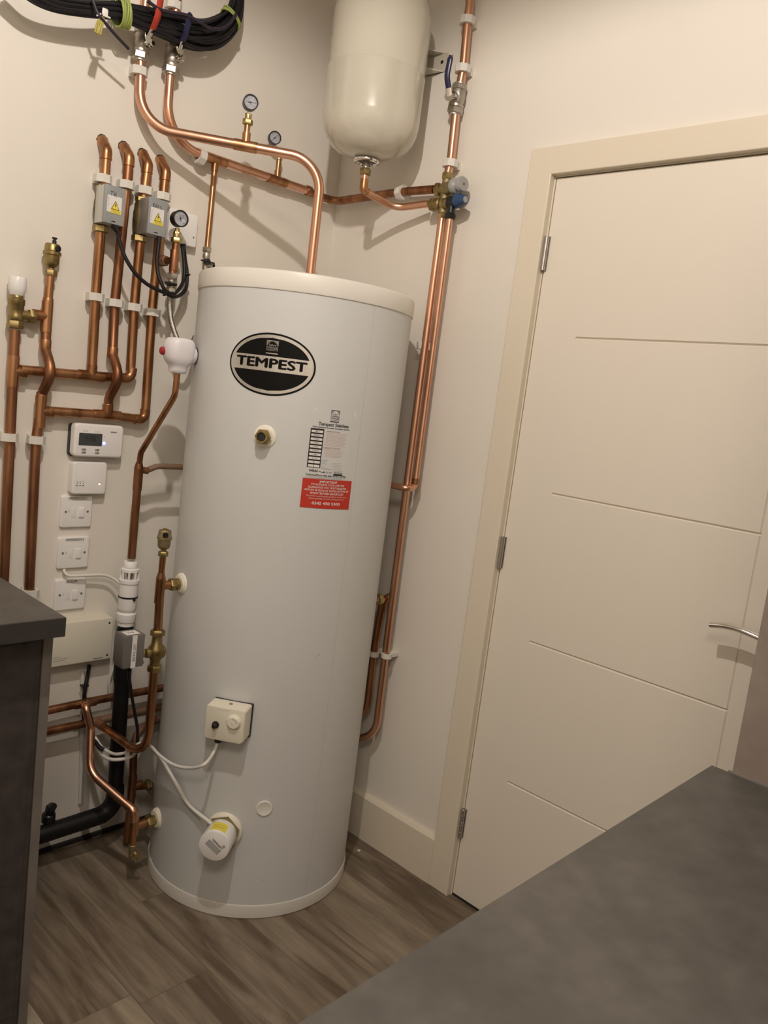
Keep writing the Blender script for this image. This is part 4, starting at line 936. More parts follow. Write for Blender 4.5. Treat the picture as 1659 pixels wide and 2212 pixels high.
b = MB(); b.hexnut(V((bs.x-.036,-DH,tj.z)), (1,0,0), .0145, .016); b.cyl(V((bs.x-.020,-DH,tj.z)), (1,0,0), .0155, .010); b.cyl(V((bs.x-.012,-DH,tj.z)), (1,0,0), .0125, .016); b.build('nut', 'brass', t)
air_vent(tuple(top), 'brass automatic air vent on the pipe beside the cylinder', .80, False, (-.5,-1,0))
tt = thing('boss_cover', bs, 'ivory round cover on the upper side boss of the cylinder', 'boss cover')
Fb = axis_frame(bs, (-1,0,0)); b = MB(); b.lathe([(.0285,-.006),(.0285,.001),(.026,.005),(.022,.0065),(.0215,.009),(.014,.0095)], (0,0,0), F=Fb, n=36); b.build('flange', 'ivory', tt)

t = thing('zone_valve', tuple(vb), 'brass valve with dark grey actuator box lettered HOT WATER', 'motorised valve')
b = MB(); b.hexnut(vt+V((0,0,-.014)), (0,0,1), .0160, .016); b.build('nut', 'brass', t)
b = MB(); b.hexnut(vb+V((0,0,-.002)), (0,0,1), .0160, .016, .3); b.build('nut', 'brass', t)
b = MB(); hh = (vt.z-vb.z); xm = (vt.x+vb.x)/2
b.lathe([(.0135,0),(.0125,.012),(.0135,.020),(.0205,.030),(.0225,.040),(.0205,.052),(.0140,.062),(.0125,hh-.024),(.0135,hh-.012),(.0135,hh-.006)], vb+V((0,0,.010)), (vt-vb), 28)
b.cyl(V((xm+.004,-DH,vb.z+.050)), (1,-.2,0), .017, .020, .006); b.cyl(V((xm-.010,-DH,vb.z+.050)), (-1,-.0,0), .012, .020); b.build('body', 'brass', t)
c0, c1_ = V((-0.8135, -0.3250, 0.6448)), V((-0.7544, -0.3250, 0.7297)); F = FL(c0.x, c0.z, .325); w_, h_ = c1_.x-c0.x, c1_.z-c0.z
b = MB(); b.slab([(.004,0),(w_,0),(w_,h_*.97),(w_-.003,h_),(.004,h_),(0,h_-.008),(0,.012)], -.045, 0, F, bev=.003); b.build('actuator_box', 'dark_grey', t, ang=30)
b = MB(); b.slab([(w_*.40,0),(w_*.62,0),(w_*.62,h_*.995),(w_*.40,h_*.995)], .0002, .0008, F); st = b.build('name_tape', 'label', t, smooth=False)
b = MB(); b.text('HOT WATER', .0105, F @ Matrix.Translation((w_*.51,h_*.46,.0010)) @ Matrix.Rotation(-PI/2, 4, 'Z'), w=.044); b.build('lettering', 'ink', st, smooth=False)
b = MB(); b.box((w_/2+.001, h_-.0005, -.022), (w_*.62, .0012, .030), F); b.build('top_label', 'label', t, smooth=False)
b = MB(); b.text('2VB', .012, frame((1,0,0),(0,1,0),(0,0,1), F @ V((w_/2, h_+.0006, -.022)))); b.build('handwriting', 'ink_grey', t, smooth=False)
b = MB(); b.cyl(V((c1_.x-.002,-.305,vb.z+.030)), (1,0,0), .004, .014); b.cyl(V((c1_.x-.002,-.298,vb.z+.052)), (1,0,0), .012, .016); b.build('actuator_mount', 'brass', t)
cable(t, [(-0.7776, -0.3000, 0.6294), (-0.7703, -0.2900, 0.6077), (-0.7479, -0.2700, 0.5494), (-0.7222, -0.2500, 0.4862), (-0.7039, -0.2400, 0.4330), (-0.6961, -0.2300, 0.3918)], .0042, 'cable_black')

# pipe down from valve, sweeping back to the wall
t = thing('copper_pipe', bd_, 'copper pipe sweeping from the brass HOT WATER valve back up to the wall pipes', 'pipe')
e_ = V((-0.7269, -0.0700, 0.3902)); k_ = V((bd_.x-.002, bd_.y, V((-0.7048, -0.3000, 0.3830)).z)); back = V((-0.7276, -0.0800, 0.3887))
pth = [vb+V((0,0,.002)), (vb.x-.001,-DH,.345), (-0.6982, -0.2600, 0.3807), (-0.7160, -0.1200, 0.3825), (-0.7262, -0.0550, 0.3899)]
fp = fillet([vb+V((0,0,.002)), (-0.7039, -0.3000, 0.3880), (-0.6960, -0.2400, 0.3588), (-0.7262, -0.0550, 0.3899)], [.05,.03])
fp = fillet([vb+V((0,0,.002)), (-0.6990, -0.2900, 0.3671), (-0.7262, -0.0550, 0.3899)], .075, 12)
MB().tube(fp, R22, 20).build('tube', 'copper_warm', t)
b = MB(); b.tube([fp[-1], lerp(fp[-1], fp[-2], .22)], R22*1.12, 20); b.build('elbow', 'copper_dusty', t)

# low horizontal pipes
def simple_pipe(pts, r, mat, label, fil=.03, loc=None, n=18):
    t = thing('copper_pipe', loc or pts[0], label, 'pipe'); MB().tube(fillet(pts, fil) if fil else pts, r, n).build('tube', mat, t); return t
t = simple_pipe([(-0.9625, -0.0450, 0.4434), (-0.7490, -0.0450, 0.4484), (-0.5005, -0.0450, 0.4467)], R22, 'copper_dull', 'topmost of the low horizontal copper pipes near the skirting', 0)
t2 = simple_pipe([(-0.7413, -0.0550, 0.3904), (-0.4948, -0.0450, 0.3867)], R22, 'copper_dusty', 'dusty middle low horizontal copper pipe behind the waste pipe', 0)
t3 = simple_pipe([(-1.0169, -0.0450, 0.3874), (-0.7360, -0.0450, 0.3855)], R22, 'copper_dull', 'short low horizontal copper pipe left of the waste pipe', 0)
t4 = simple_pipe([(-0.6355, -0.1200, 0.3294), (-0.6330, -0.1150, 0.3478), (-0.5715, -0.0750, 0.3584), (-0.4884, -0.0450, 0.3542)], R22, 'copper_dusty', 'lowest horizontal copper pipe tucked behind the hot water pipe', .02)
# curved pipe from the top low pipe to drain tee
q0, q1 = V((-0.7641, -0.0600, 0.4459)), V((-0.7660, -0.1050, 0.3947))
c_ = [(-0.7568, -0.0450, 0.4445), (-0.7739, -0.0850, 0.4517), (-0.7653, -0.1000, 0.3993), (-0.7750, -0.1400, 0.2704), (-0.7512, -0.1700, 0.2339), (-0.7148, -0.2720, 0.2163), (-0.7157, -0.2820, 0.1947)]
pp = fillet([(-0.7569, -0.0450, 0.4458), (-0.7738, -0.0820, 0.4519), (-0.7611, -0.0950, 0.3937), (-0.7763, -0.1350, 0.2847), (-0.7168, -0.2800, 0.2206), (-0.7123, -0.2800, 0.1687)], [.012,.04,.07,.012], 8)
t = thing('copper_pipe', pp[-1], 'curving copper pipe ending at the drain tee near the cylinder foot', 'pipe')
MB().tube(pp, R22, 20).build('tube', 'copper', t)
b = MB(); tee(b, (-0.7569, -0.0450, 0.4458), V((-0.7352, -0.0450, 0.4457))-V((-0.7569, -0.0450, 0.4458)), V((-0.7739, -0.0850, 0.4517))-V((-0.7569, -0.0450, 0.4458)), R22, run=.06, bl=.02); b.build('tee_fitting', 'copper_warm', t)
tj2 = V((-0.7129, -0.2800, 0.1756)); bs2 = V((CX-math.sqrt(CR**2-(CY+.28)**2)-.001,-.28,tj2.z+.002))
b = MB(); elbow(b, pp[-12], V((-0.7168, -0.2800, 0.2206)), tj2, R22, .028); b.build('elbow', 'copper', t)
b = MB(); b.tube([tj2+V((0,0,.024)), tj2+V((0,0,-.026))], R22*1.1, 20); b.tube([tj2, V((bs2.x-.030,-.28,tj2.z))], R22*1.05, 20); b.build('tee_fitting', 'copper_warm', t)
b = MB(); b.tube([tj2+V((0,0,-.026)), tj2+V((0,0,-.056))], .0082, 16); b.build('drain_stub', 'copper_warm', t)
b = MB(); b.hexnut(V((bs2.x-.034,-.28,tj2.z)), (1,0,0), .0155, .018); b.cyl(V((bs2.x-.016,-.28,tj2.z)), (1,0,0), .0135, .012); b.build('nut', 'brass', t)
tt = thing('boss_cover', bs2, 'ivory round cover on the lower side boss of the cylinder', 'boss cover')
b = MB(); b.lathe([(.0285,-.008),(.0285,.001),(.026,.005),(.022,.0065),(.0215,.009),(.014,.0095)], (0,0,0), F=axis_frame(bs2, (-1,0,0)), n=36); b.build('flange', 'ivory', tt)
dc = tj2+V((0,0,-.054)); t = thing('drain_cock', dc, 'small brass drain cock hanging under the copper tee by the cylinder foot', 'drain cock')
b = MB(); b.cyl(dc+V((0,0,-.012)), (0,0,1), .0105, .014); b.cyl(dc+V((0,0,-.030)), (0,0,1), .0088, .020); b.build('body', 'bronze', t)
b = MB(); b.lathe([(.006,0),(.0065,.010),(.0078,.011),(.0062,.018),(.0075,.019),(.006,.027),(.004,.027)], dc+V((.002,-.003,-.018)), (.35,-.45,-.55), 18); b.build('hose_tail', 'brass_bright', t)
b = MB(); b.box(dc+V((-.004,.0,-.036)), (.007,.007,.012), bev=.001); b.build('square_key', 'bronze', t)
# dirty vertical pipe behind with side branch
u0, u1, u2 = V((-0.6332, -0.1100, 0.3319)), V((-0.6280, -0.1100, 0.1888)), V((-0.6289, -0.1100, 0.1316))
t = thing('copper_pipe', u2, 'grimy upright copper pipe behind the sweep, with a tee toward the cylinder', 'pipe')
MB().tube([u0, u1, V((u2.x,u2.y,.02))], R22, 18).build('tube', 'copper_dull', t)
b = MB(); tee(b, u1, (0,0,1), (1,0,0), R22, run=.07, bl=.02); b.tube([u1, V((-0.5626, -0.1100, 0.1747))], R22*.9, 16); b.build('tee_fitting', 'copper_dull', t)
b = MB(); b.hexnut(V((-0.5828, -0.1100, 0.1804)), (1,0,0), .0145, .014); b.box(V((-0.5645, -0.1100, 0.1621)), (.005,.02,.030)); b.build('nut', 'bronze', t)

# ------------------------------------------------------------------ top pipes with lever valves
p1 = [V((-0.7288, -0.0310, 2.3583)), V((-0.7269, -0.0310, 2.2942)), V((-0.7321, -0.0310, 2.1661))]
c1_ = V((-0.7265, -0.0420, 1.9910)); c2_ = V((-.3654,-.3450,1.978))
t = thing('copper_pipe', (-.3654,-.3450,ZT), 'copper pipe curving from the red lever valve over to the cylinder top', 'pipe')
pp = fillet([p1[0], p1[2], c1_, c2_, V((-.3654,-.3450,ZT-.01))], [0,.115,.085], 14)
MB().tube(pp, .0127, 22).build('tube', 'copper', t)
d12 = (c2_-c1_).normalized()
# gauge tee: where the run passes
from mathutils.geometry import intersect_line_line
CAMC = V([-1.7885, -2.0471, 1.3742])
def on_run(a, b_, probe):     # the point of segment a-b nearest the sight line to a measured point
    r = intersect_line_line(V(a), V(b_), CAMC, V(probe)); return r[0]
g1 = on_run(c1_, c2_, (-0.4398, -0.1000, 2.0189))
b = MB(); tee(b, g1, d12, (0,0,1), .0127, .0095, run=.060, bl=.020); b.build('tee_fitting', 'copper_warm', t)
t = thing('pressure_gauge', g1+V((0,0,.03)), 'upper black pressure gauge standing on the red valve pipe', 'gauge')
b = MB(); b.tube([g1+V((0,0,.03)), g1+V((0,0,.062))], .0080, 16); b.build('stem', 'copper_warm', t)
b = MB(); b.hexnut(g1+V((0,0,.052)), (0,0,1), .0115, .014); b.cyl(g1+V((0,0,.065)), (0,0,1), .0085, .012); b.hexnut(g1+V((0,0,.070)), (0,0,1), .0075, .010); b.build('brass_adaptor', 'brass_bright', t)
gc = g1+V((.0,-.002,.105)); gauge(t, gc, (-.45,-1,0), .0188, .024, 5)

p2 = [V((-0.6449, -0.0350, 2.3944)), V((-0.6424, -0.0350, 2.3288)), V((-0.6485, -0.0350, 2.1970)), V((-0.6428, -0.0350, 1.9979)), V((-0.5422, -0.0350, 1.9763)), V((-0.1515, -0.0350, 1.9857))]
pc = V((-0.6539, -0.0350, 1.9840)); 
t = thing('copper_pipe', p2[5], 'copper pipe curving from the blue lever valve along the wall into the corner', 'pipe')
zc_ = .0
MB().tube(fillet([p2[0], p2[2], V((-0.6464, -0.0350, 1.9781)), p2[5]], [0,.10], 14), R28*.97, 22).build('tube', 'copper', t)
cr = V((-.036,-.036, V((-0.0360, -0.0803, 1.9832)).z))
er = V((-0.0380, -0.4540, 1.9837)); rr_ = [lerp(p2[4],p2[5],.985), V((-0.1040, -0.0360, 1.9816)), cr, V((-0.0360, -0.3218, 1.9879)), er]
MB().tube(fillet([p2[5]-V((.012,0,-.004)), p2[5]+V((.004,0,-.003)), V((-0.1040, -0.0360, 1.9816)), cr, V((-0.0360, -0.3180, 1.9882)), er], [.01,.03,.05,.05]), .0118, 20).build('corner_tube', 'copper_dull', t)
b = MB(); e5 = p2[5]; dd = (p2[5]-p2[4]).normalized(); b.tube([e5-dd*.006, e5+dd*.010, e5+dd*.014], lambda q: .0150 if q < .9 else .012, 20); b.cyl(e5+dd*-.004+V((0,-.012,-.004)), (0,-1,-.1), .004, .004); b.build('coupling', 'copper_dull', t)
tA = lerp(p2[4],p2[5],.135); tB = lerp(p2[4],p2[5],.69)
b = MB(); tee(b, tA, dd, (0,0,-1), R28*.97, .0085, run=.07, bl=.018); b.build('tee_fitting', 'copper_warm', t)
b = MB(); tee(b, tB, dd, (0,0,1), R28*.97, .0085, run=.07, bl=.016); b.build('tee_fitting', 'copper_warm', t)
t = thing('pressure_gauge', tB+V((0,0,.025)), 'smaller black pressure gauge standing on the blue valve pipe', 'gauge')
b = MB(); b.tube([tB+V((0,0,.02)), tB+V((0,0,.062))], .0075, 16); b.build('stem', 'copper_warm', t)
b = MB(); b.cyl(tB+V((0,0,.058)), (0,0,1), .0095, .012); b.cyl(tB+V((0,0,.068)), (0,0,1), .0065, .012); b.build('brass_adaptor', 'brass_bright', t)
gauge(t, V((-0.3054, -0.0450, 2.0909)), (-.35,-1,0), .0178, .022, 50)
cq = clip((-0.5343, -0.0300, 1.9744), 'L', 'clip beside the small tee on the blue valve pipe')
cq.rotation_euler = (0, math.radians(97), 0)
# branch down from tee A to drain valve
dA = V((-0.5003, -0.0500, 1.7314)); tA2 = tA+V((0,0,-.03))
t = thing('copper_pipe', dA, 'thin upright copper pipe from the wall pipe to the small chrome valve', 'pipe')
MB().tube([tA2, dA], R15, 16).build('tube', 'copper_warm', t)
t = thing('isolating_valve', dA, 'small chrome isolating valve with black lever behind the cylinder lid', 'valve')
b = MB(); b.hexnut(dA+V((0,0,-.006)), (0,0,1), .0118, .013, .5); b.lathe([(.009,0),(.0085,.006),(.0105,.010),(.0105,.020),(.008,.026)], dA+V((0,0,-.032)), (0,0,1), 20)
b.cyl(dA+V((0,0,-.052)), (0,0,1), .0085, .022); b.cyl(dA+V((0,-.002,-.038)), (1,-.2,-.25), .0088, .018); b.tube([dA+V((0,0,-.05)), V((dA.x-.004,dA.y,1.55))], .007, 14); b.build('body', 'nickel', t)
b = MB(); b.ring(dA+V((.018,-.005,-.0425)), (1,-.2,-.25), .0098, .006, .005); b.build('end_cap', 'black', t)
b = MB(); hp_ = dA+V((-.006,-.018,-.034)); b.cyl(hp_+V((0,.010,0)), (0,-1,0), .0085, .014); b.box(hp_+V((0,-.001,0)), (.044,.006,.0042), Matrix.Identity(4), bev=.0015); b.build('lever', 'black', t)

def lever_valve(c, axis, out, mat, label, lever_pts, r=.0115):
    c = V(c); a = V(axis).normalized(); t = thing('lever_valve', c-a*.03, label, 'lever valve')
    b = MB(); b.lathe([(.0150,-.016),(.0175,-.012),(.0200,-.004),(.0205,.010),(.0185,.020),(.0165,.026)], c, a, 28); b.build('body', 'nickel', t)
    b = MB(); b.hexnut(c-a*.038, a, .0195, .018); b.cyl(c-a*.042, a, .0168, .006); b.ring(c-a*.021, a, .0205, .014, .007); b.build('lower_nut', 'nickel', t)
    b = MB(); b.hexnut(c+a*.024, a, .0185, .014); b.cyl(c+a*.037, a, .0165, .005); b.build('upper_nut', 'nickel', t)
    o = V(out).normalized(); b = MB(); b.cyl(c+o*.014, o, .0095, .016); b.cyl(c+o*.030, o, .0060, .008); b.hexnut(c+o*.034, o, .0062, .005); b.build('spindle', 'chrome', t)
    pts = [V(p) for p in lever_pts]; b = MB(); b.tube(pts[:2], .0085, 12, True, .2, up=o); b.cyl(pts[0]-o*.001, o, .0125, .0025); b.build('lever_stem', 'chrome', t)
    b = MB(); n_ = smooth_path(pts[1:], 6); L_ = len(n_)
    b.tube(n_, lambda q: r*(1 if q < .93 else .7), 14, True, .42, up=o); b.build('lever_sleeve', mat, t)
    return t
vA = (-0.7314, -0.0310, 2.1873); vB = (-0.6458, -0.0350, 2.1833)
axA = V((-0.7290, -0.0350, 2.2924))-V((-0.7342, -0.0350, 2.1646)); axB = V((-0.6424, -0.0350, 2.3288))-V((-0.6485, -0.0350, 2.1970))
lever_valve(vA, axA, (.30,-1,0), 'red', 'chrome lever valve with red handle under the cable coil', [(-0.7445, -0.0880, 2.1880), (-0.7432, -0.1050, 2.2042), (-0.7453, -0.1250, 2.2245), (-0.7434, -0.1280, 2.2519), (-0.7397, -0.1280, 2.2922)])
lever_valve(vB, axB, (.30,-1,0), 'blue', 'chrome lever valve with blue handle under the cable coil', [(-0.6563, -0.0880, 2.1938), (-0.6603, -0.1050, 2.2087), (-0.6609, -0.1200, 2.2273), (-0.6598, -0.1250, 2.2517), (-0.6563, -0.1250, 2.2694)])

# ------------------------------------------------------------------ cable coil
ctr = [(20,-60),(62,-18),(112,4),(180,14),(250,20),(300,34),(360,52),(410,68),(452,70),(488,52),(508,22),(514,-30),(505,-80)]
CP = [(-1.0830, -0.1000, 2.1839), (-1.0385, -0.0950, 2.1651), (-0.9850, -0.0900, 2.1659), (-0.9127, -0.0900, 2.1851), (-0.8346, -0.0900, 2.2124), (-0.7750, -0.0900, 2.2222), (-0.6999, -0.0900, 2.2334), (-0.6310, -0.0850, 2.2443), (-0.5713, -0.0800, 2.2667), (-0.5204, -0.0750, 2.3110), (-0.4925, -0.0700, 2.3582), (-0.4907, -0.0700, 2.4192), (-0.5099, -0.0700, 2.4680)]
cp = smooth_path(CP, 6); N_ = len(cp)
t = thing('cable_coil', CP[6], 'thick coil of black cables hanging over the two lever valves', 'cable coil')
b = MB(); random.seed(11)
b2 = MB()
for k in range(30):
    a = random.uniform(0, 2*PI); rr0 = math.sqrt(random.uniform(.02,1)); ph = random.uniform(0,6.28); pts = []
    for i, p in enumerate(cp):
        u = i/(N_-1); wd = .014+.026*math.exp(-((u-.60)/.22)**2); ang = a+ .5*math.sin(u*5+ph)
        tg = (cp[min(i+1,N_-1)]-cp[max(i-1,0)]).normalized(); nr = tg.cross(V((0,-1,0))).normalized()
        pts.append(p+nr*math.cos(ang)*rr0*wd+V((0,-1,0))*math.sin(ang)*rr0*wd*.62)
    (b2 if k % 9 == 0 else b).tube(pts, .0042, 7, False)
b.build('black_strands', 'cable_black', t); b2.build('worn_strands', 'cable_violet', t)
def band(i0, i1, mat, name, wd, n=6, spread=.03):
    b = MB()
    for k in range(n):
        i = i0+(i1-i0)*k/(n-1); i_ = int(i); f = i-i_; p = lerp(cp[i_], cp[min(i_+1,N_-1)], f); tg = (cp[i_+1]-cp[i_]).normalized(); nr = tg.cross(V((0,-1,0))).normalized()
        pts = [p+nr*math.cos(q)*wd*1.12+V((0,-1,0))*math.sin(q)*wd*.78+tg*.004*math.sin(q+k) for q in [2*PI*j/20 for j in range(21)]]
        b.tube(pts, .0026, 8, False)
    return b.build(name, mat, t)
def near(px_pt): return min(range(N_-1), key=lambda i: (cp[i]-V(px_pt)).length)
ia = near((-0.8205, -0.0900, 2.2151)); band(ia-.7, ia+1.6, 'tape', 'earth_wire_wrap', .031, 9)
ib = near((-0.5082, -0.0730, 2.3326)); band(ib-.8, ib+.5, 'tape', 'earth_wire_wrap', .027, 5)
b = MB(); b.tube(smooth_path([(-0.7766, -0.1280, 2.2485), (-0.7385, -0.1320, 2.2425), (-0.6755, -0.1320, 2.2578), (-0.6368, -0.1300, 2.2588), (-0.6017, -0.1270, 2.2581), (-0.5606, -0.1180, 2.2742), (-0.5306, -0.1100, 2.3016), (-0.5083, -0.1000, 2.3357)], 8), .0042, 8); b.build('loose_strand', 'cable_violet', t)
b = MB(); b.tube(smooth_path([(-0.9117, -0.1200, 2.2153), (-0.9044, -0.1250, 2.1895), (-0.8954, -0.1300, 2.1702), (-0.8787, -0.1300, 2.1590), (-0.8497, -0.1250, 2.1453), (-0.8101, -0.1200, 2.1287)], 8), .0035, 8); b.build('tail_strand', 'cable_violet', t)
b = MB()
for k in range(4): b.tube(smooth_path([V((-0.8849, -0.1250, 2.1696))+V((.002*k,0,0)), V((-0.8917, -0.1300, 2.1518))+V((.0042*k-.004,0,0)), V((-0.8978, -0.1300, 2.1293))+V((.0040*k-.002,-.002*(k%2),-.002*(k%2)))], 5), .0023, 7)
b.build('earth_wire_tail', 'tape_yellow', t)
b = MB(); b.box(V((-0.8769, -0.1250, 2.1829)), (.014,.004,.016), Matrix.Identity(4), bev=.003); b.tube([(-0.8842, -0.1300, 2.1718), (-0.8661, -0.1300, 2.1732)], .0022, 6); b.tube([(-0.8983, -0.1300, 2.1650), (-0.8888, -0.1300, 2.1729)], .002, 6); b.build('paper_tag', 'white', t)

# ------------------------------------------------------------------ expansion vessel
VX, VY, VR = -.190, -.325, .1345
zb_ = 2.036
t = thing('expansion_vessel', (VX,VY,zb_), 'cream enamelled expansion vessel hung high in the corner', 'expansion vessel')
prof = [(.034,0),(.060,.004),(.085,.013),(.106,.028),(.121,.048),(.130,.070),(VR,.098),(VR,.2185),(VR+.0008,.2200),(VR,.2215),(VR,.362),(.130,.390),(.121,.412),(.106,.432),(.085,.447),(.060,.456),(0,.460)]
MB().lathe(prof, (VX,VY,zb_), n=96).build('shell', 'vessel', t, ang=50)
b = MB(); b.lathe([(.020,.004),(.031,-.001),(.0365,-.004),(.037,-.008),(.0355,-.011),(.031,-.0125),(.0295,-.009),(.026,-.004),(.012,-.003)], (VX,VY,zb_), n=40); b.build('flange_ring', 'chrome', t)
b = MB(); b.lathe([(.028,-.0065),(0,-.0064)], (VX,VY,zb_), n=30); b.build('flange_recess', 'black', t)
b = MB(); b.cyl((VX,VY,zb_-.030), (0,0,1), .0085, .030); b.build('nipple', 'nickel', t)
bz = V((0.0000, -0.3713, 2.3462)).z; yb0 = V((-0.0000, -0.3328, 2.3534)).y; yb1 = V((0.0000, -0.4018, 2.3406)).y
b = MB(); FB = FR(0, bz)
b.box(((-yb0-yb1)/2-.02, 0, .002), (abs(yb1-yb0)+.060, .050, .004), FB)
for sz in (-1,1):
    b.slab([(-yb1-.002,0),(-yb1-.018,.022),(-VY-.0,.11),(-VY-.06,.10),(-yb0-.05,0)], 0, .003, frame((0,-1,0),(-1,0,0),(0,0,1), (0,0,bz+sz*.025)))
b.build('wall_bracket', 'vessel', t, smooth=False)
b = MB(); b.lathe([(.0048,.0001),(.0048,.001),(0,.001)], (0,0,0), F=FB @ Matrix.Translation((-yb1-.010,.002,.004))); b.build('bracket_slot', 'black', t)
# vessel pipe to manifold
n0 = V((VX,VY,zb_-.028)); el_ = V((VX,VY,V((0.0107, -0.1000, 2.0065)).z if False else 1.952))
t = thing('copper_pipe', tuple(el_), 'copper pipe from the vessel nut curving to the brass manifold', 'pipe')
b = MB(); b.hexnut(n0+V((0,0,-.016)), (0,0,1), .0135, .018); b.build('nut', 'brass', t)
mp_ = V((-0.0430, -0.4425, 1.9440)); vv = V((-0.1000, -0.3615, 1.9317))
vp = fillet([n0+V((0,0,-.014)), el_, V((-0.0750, -0.3419, 1.9304)), mp_], [.012,.06], 10)  # lighter than the carcass to paint in light caught by the end panel
MB().tube(vp, .0102, 20).build('tube', 'copper', t)
b = MB(); b.tube([n0+V((0,0,-.034)), el_+V((0,0,.012)), ], .0116, 20); b.tube(fillet([el_+V((0,0,.03)), el_, lerp(el_, V((-0.0750, -0.3419, 1.9304)), .12)], .010), .0114, 20); b.build('elbow', 'copper_warm', t)

# ------------------------------------------------------------------ manifold (multi block valve) on the door wall
mA, mB, mC = V((-0.0380, -0.5005, 2.0007)), V((-0.0380, -0.4972, 1.9811)), V((-0.0430, -0.5052, 1.9392))
t = thing('control_group', mC, 'brass inlet control group with grey and blue caps on the door wall', 'control group')
topz = V((-0.0380, -0.5007, 2.0094)).z; botz = V((-0.0380, -0.4990, 1.9121)).z; ym = mB.y
b = MB(); b.cyl((-.038,ym,botz-.004), (0,0,1), .0125, topz-botz+.010, .002); b.sphere((-.040,ym,mB.z), .018); b.sphere((-.040,ym,mC.z), .016); b.build('body', 'bronze', t)
b = MB(); b.hexnut((-.038,ym,topz-.004), (0,0,1), .0135, .018); b.hexnut((-.038,ym,botz-.012), (0,0,1), .0130, .016); b.build('nut', 'brass_bright', t)
b = MB(); b.cyl((-.038,ym+.006,mB.z), (0,1,0), .0145, .024); b.hexnut((-.038,ym+.020,mB.z), (0,1,0), .0165, .014); b.cyl((-.043,ym+.006,mC.z), (0,1,0), .0175, .022); b.hexnut((-.043,ym+.026,mC.z), (0,1,0), .0165, .016); b.build('side_ports', 'brass', t)
dg = V((-.16,-1,.06)).normalized(); oB = V((-.043,ym-.006,mB.z-.002))
b = MB(); b.cyl(oB, dg, .0175, .034, .002); b.build('cartridge', 'bronze', t)
b = MB(); b.lathe([(.0215,0),(.0220,.004),(.0205,.011),(.013,.016),(.011,.020),(.012,.024),(.0205,.027),(.0205,.036),(.018,.040),(0,.040)], oB+dg*.032, dg, 28); b.build('grey_cap', 'mid_grey', t, label='grey plastic cap')
b = MB(); b.cyl(oB+dg*.0715, dg, .004, .002); b.build('cap_hole', 'ink_grey', t)
oC = V((-.046,ym-.008,mC.z)); dc_ = V((-.12,-1,.02)).normalized()
b = MB(); b.cyl(oC, dc_, .0145, .020, .002); b.build('relief_port', 'brass', t)
b = MB(); b.cyl(oC+dc_*.018, dc_, .0155, .032, .002); b.cyl(oC+dc_*.032+V((0,0,-.036)), (0,0,1), .0110, .030); b.hexnut(oC+dc_*.032+V((0,0,-.046)), (0,0,1), .0135, .015); b.build('black_elbow', 'black', t, label='black plastic outlet elbow')
b = MB(); b.lathe([(.0150,0),(.0190,.003),(.0195,.012),(.0125,.032),(.0115,.036),(0,.036)], oC+dc_*.048, dc_, 12); b.build('blue_cap', 'blue_cap', t, label='blue ribbed cap')
b = MB(); b.cyl(oC+dc_*.0835, dc_, .0085, .001); b.build('cap_disc', 'mid_grey', t)
jx = oC+dc_*.032+V((0,0,-.046))

# tall pipe with blue lever valve above the manifold
t = thing('copper_pipe', (-.038,ym,topz), 'upper copper pipe on the door wall running up past the blue lever', 'pipe')
vC = V((-0.0310, -0.4915, 2.2217)); 
MB().tube([V((-.038,ym,topz+.006)), V((-0.0310, -0.4965, 2.0491)), vC, V((-0.0300, -0.4985, 2.2995)), V((-0.0300, -0.4920, 2.4203)), V((-0.0300, -0.4918, 2.4677)), V((-0.0300, -0.4795, 2.5296))], R28*.98, 22).build('tube', 'copper', t)
lever_valve(vC, V((-0.0300, -0.4985, 2.2995))-vC, (-.85,-.35,0), 'blue', 'chrome lever valve with navy handle on the door wall pipe', [(-0.0820, -0.5052, 2.2105), (-0.0880, -0.5051, 2.2298), (-0.0980, -0.5039, 2.2560), (-0.1000, -0.5072, 2.2841), (-0.1000, -0.5094, 2.3082)], r=.0078)
clip((-0.0300, -0.4912, 2.4253), 'R', 'topmost clip on the door wall pipe'); clip((-0.0300, -0.4968, 2.2998), 'R', 'clip just above the navy lever valve'); clip((-0.0300, -0.4954, 2.0507), 'R', 'clip just above the brass control group')
cc = clip((-0.0300, -0.3218, 1.9882), 'R', 'small clip on the short pipe left of the control group', clip22, roll=math.radians(90))
# two drop pipes
t = thing('copper_pipe', (-.038,ym,.4), 'long copper drop pipe on the door wall from the brass control group', 'pipe')
pp = fillet([V((-.038,ym,botz+.002)), V((-0.0450, -0.5008, 1.5449)), V((-0.0450, -0.5006, 1.1052)), V((-0.0450, -0.5008, 0.6158)), V((-0.0450, -0.5029, 0.3726)), V((-0.0450, -0.4252, 0.3237))], [0,0,0,.085], 12)
MB().tube(pp, R22, 20).build('tube', 'copper', t)
t = thing('copper_pipe', (-0.0400, -0.5208, 1.1430), 'thinner copper relief pipe from the black elbow, turning behind the cylinder', 'pipe')
k0 = jx+V((0,0,.002)); k1 = V((-0.0400, -0.5278, 1.5467)); k2 = V((-0.0480, -0.5340, 1.1504)); 
k3 = V((-0.0750, -0.5527, 1.1398)); k4 = V((-0.0850, -0.4832, 1.1405)); k5 = V((-0.0850, -0.3900, 1.1255))
MB().tube(fillet([k0, lerp(k0,k1,.1), k1, k2+V((0,0,-.012)), V((-.088,k2.y-.004,k2.z-.012)), V((-.088,k2.y+.20,k2.z-.012))], [.02,0,.018,.018], 8), R15*1.18, 18).build('tube', 'copper', t)
b = MB(); b.tube([k2+V((0,0,.018)), k2+V((0,0,.0))], R15*1.45, 18); b.build('coupling', 'copper_warm', t)
c9 = clip((-0.0300, -0.4875, 1.5464), 'R', 'small clip on the long drop pipes beside the cylinder', clip22)
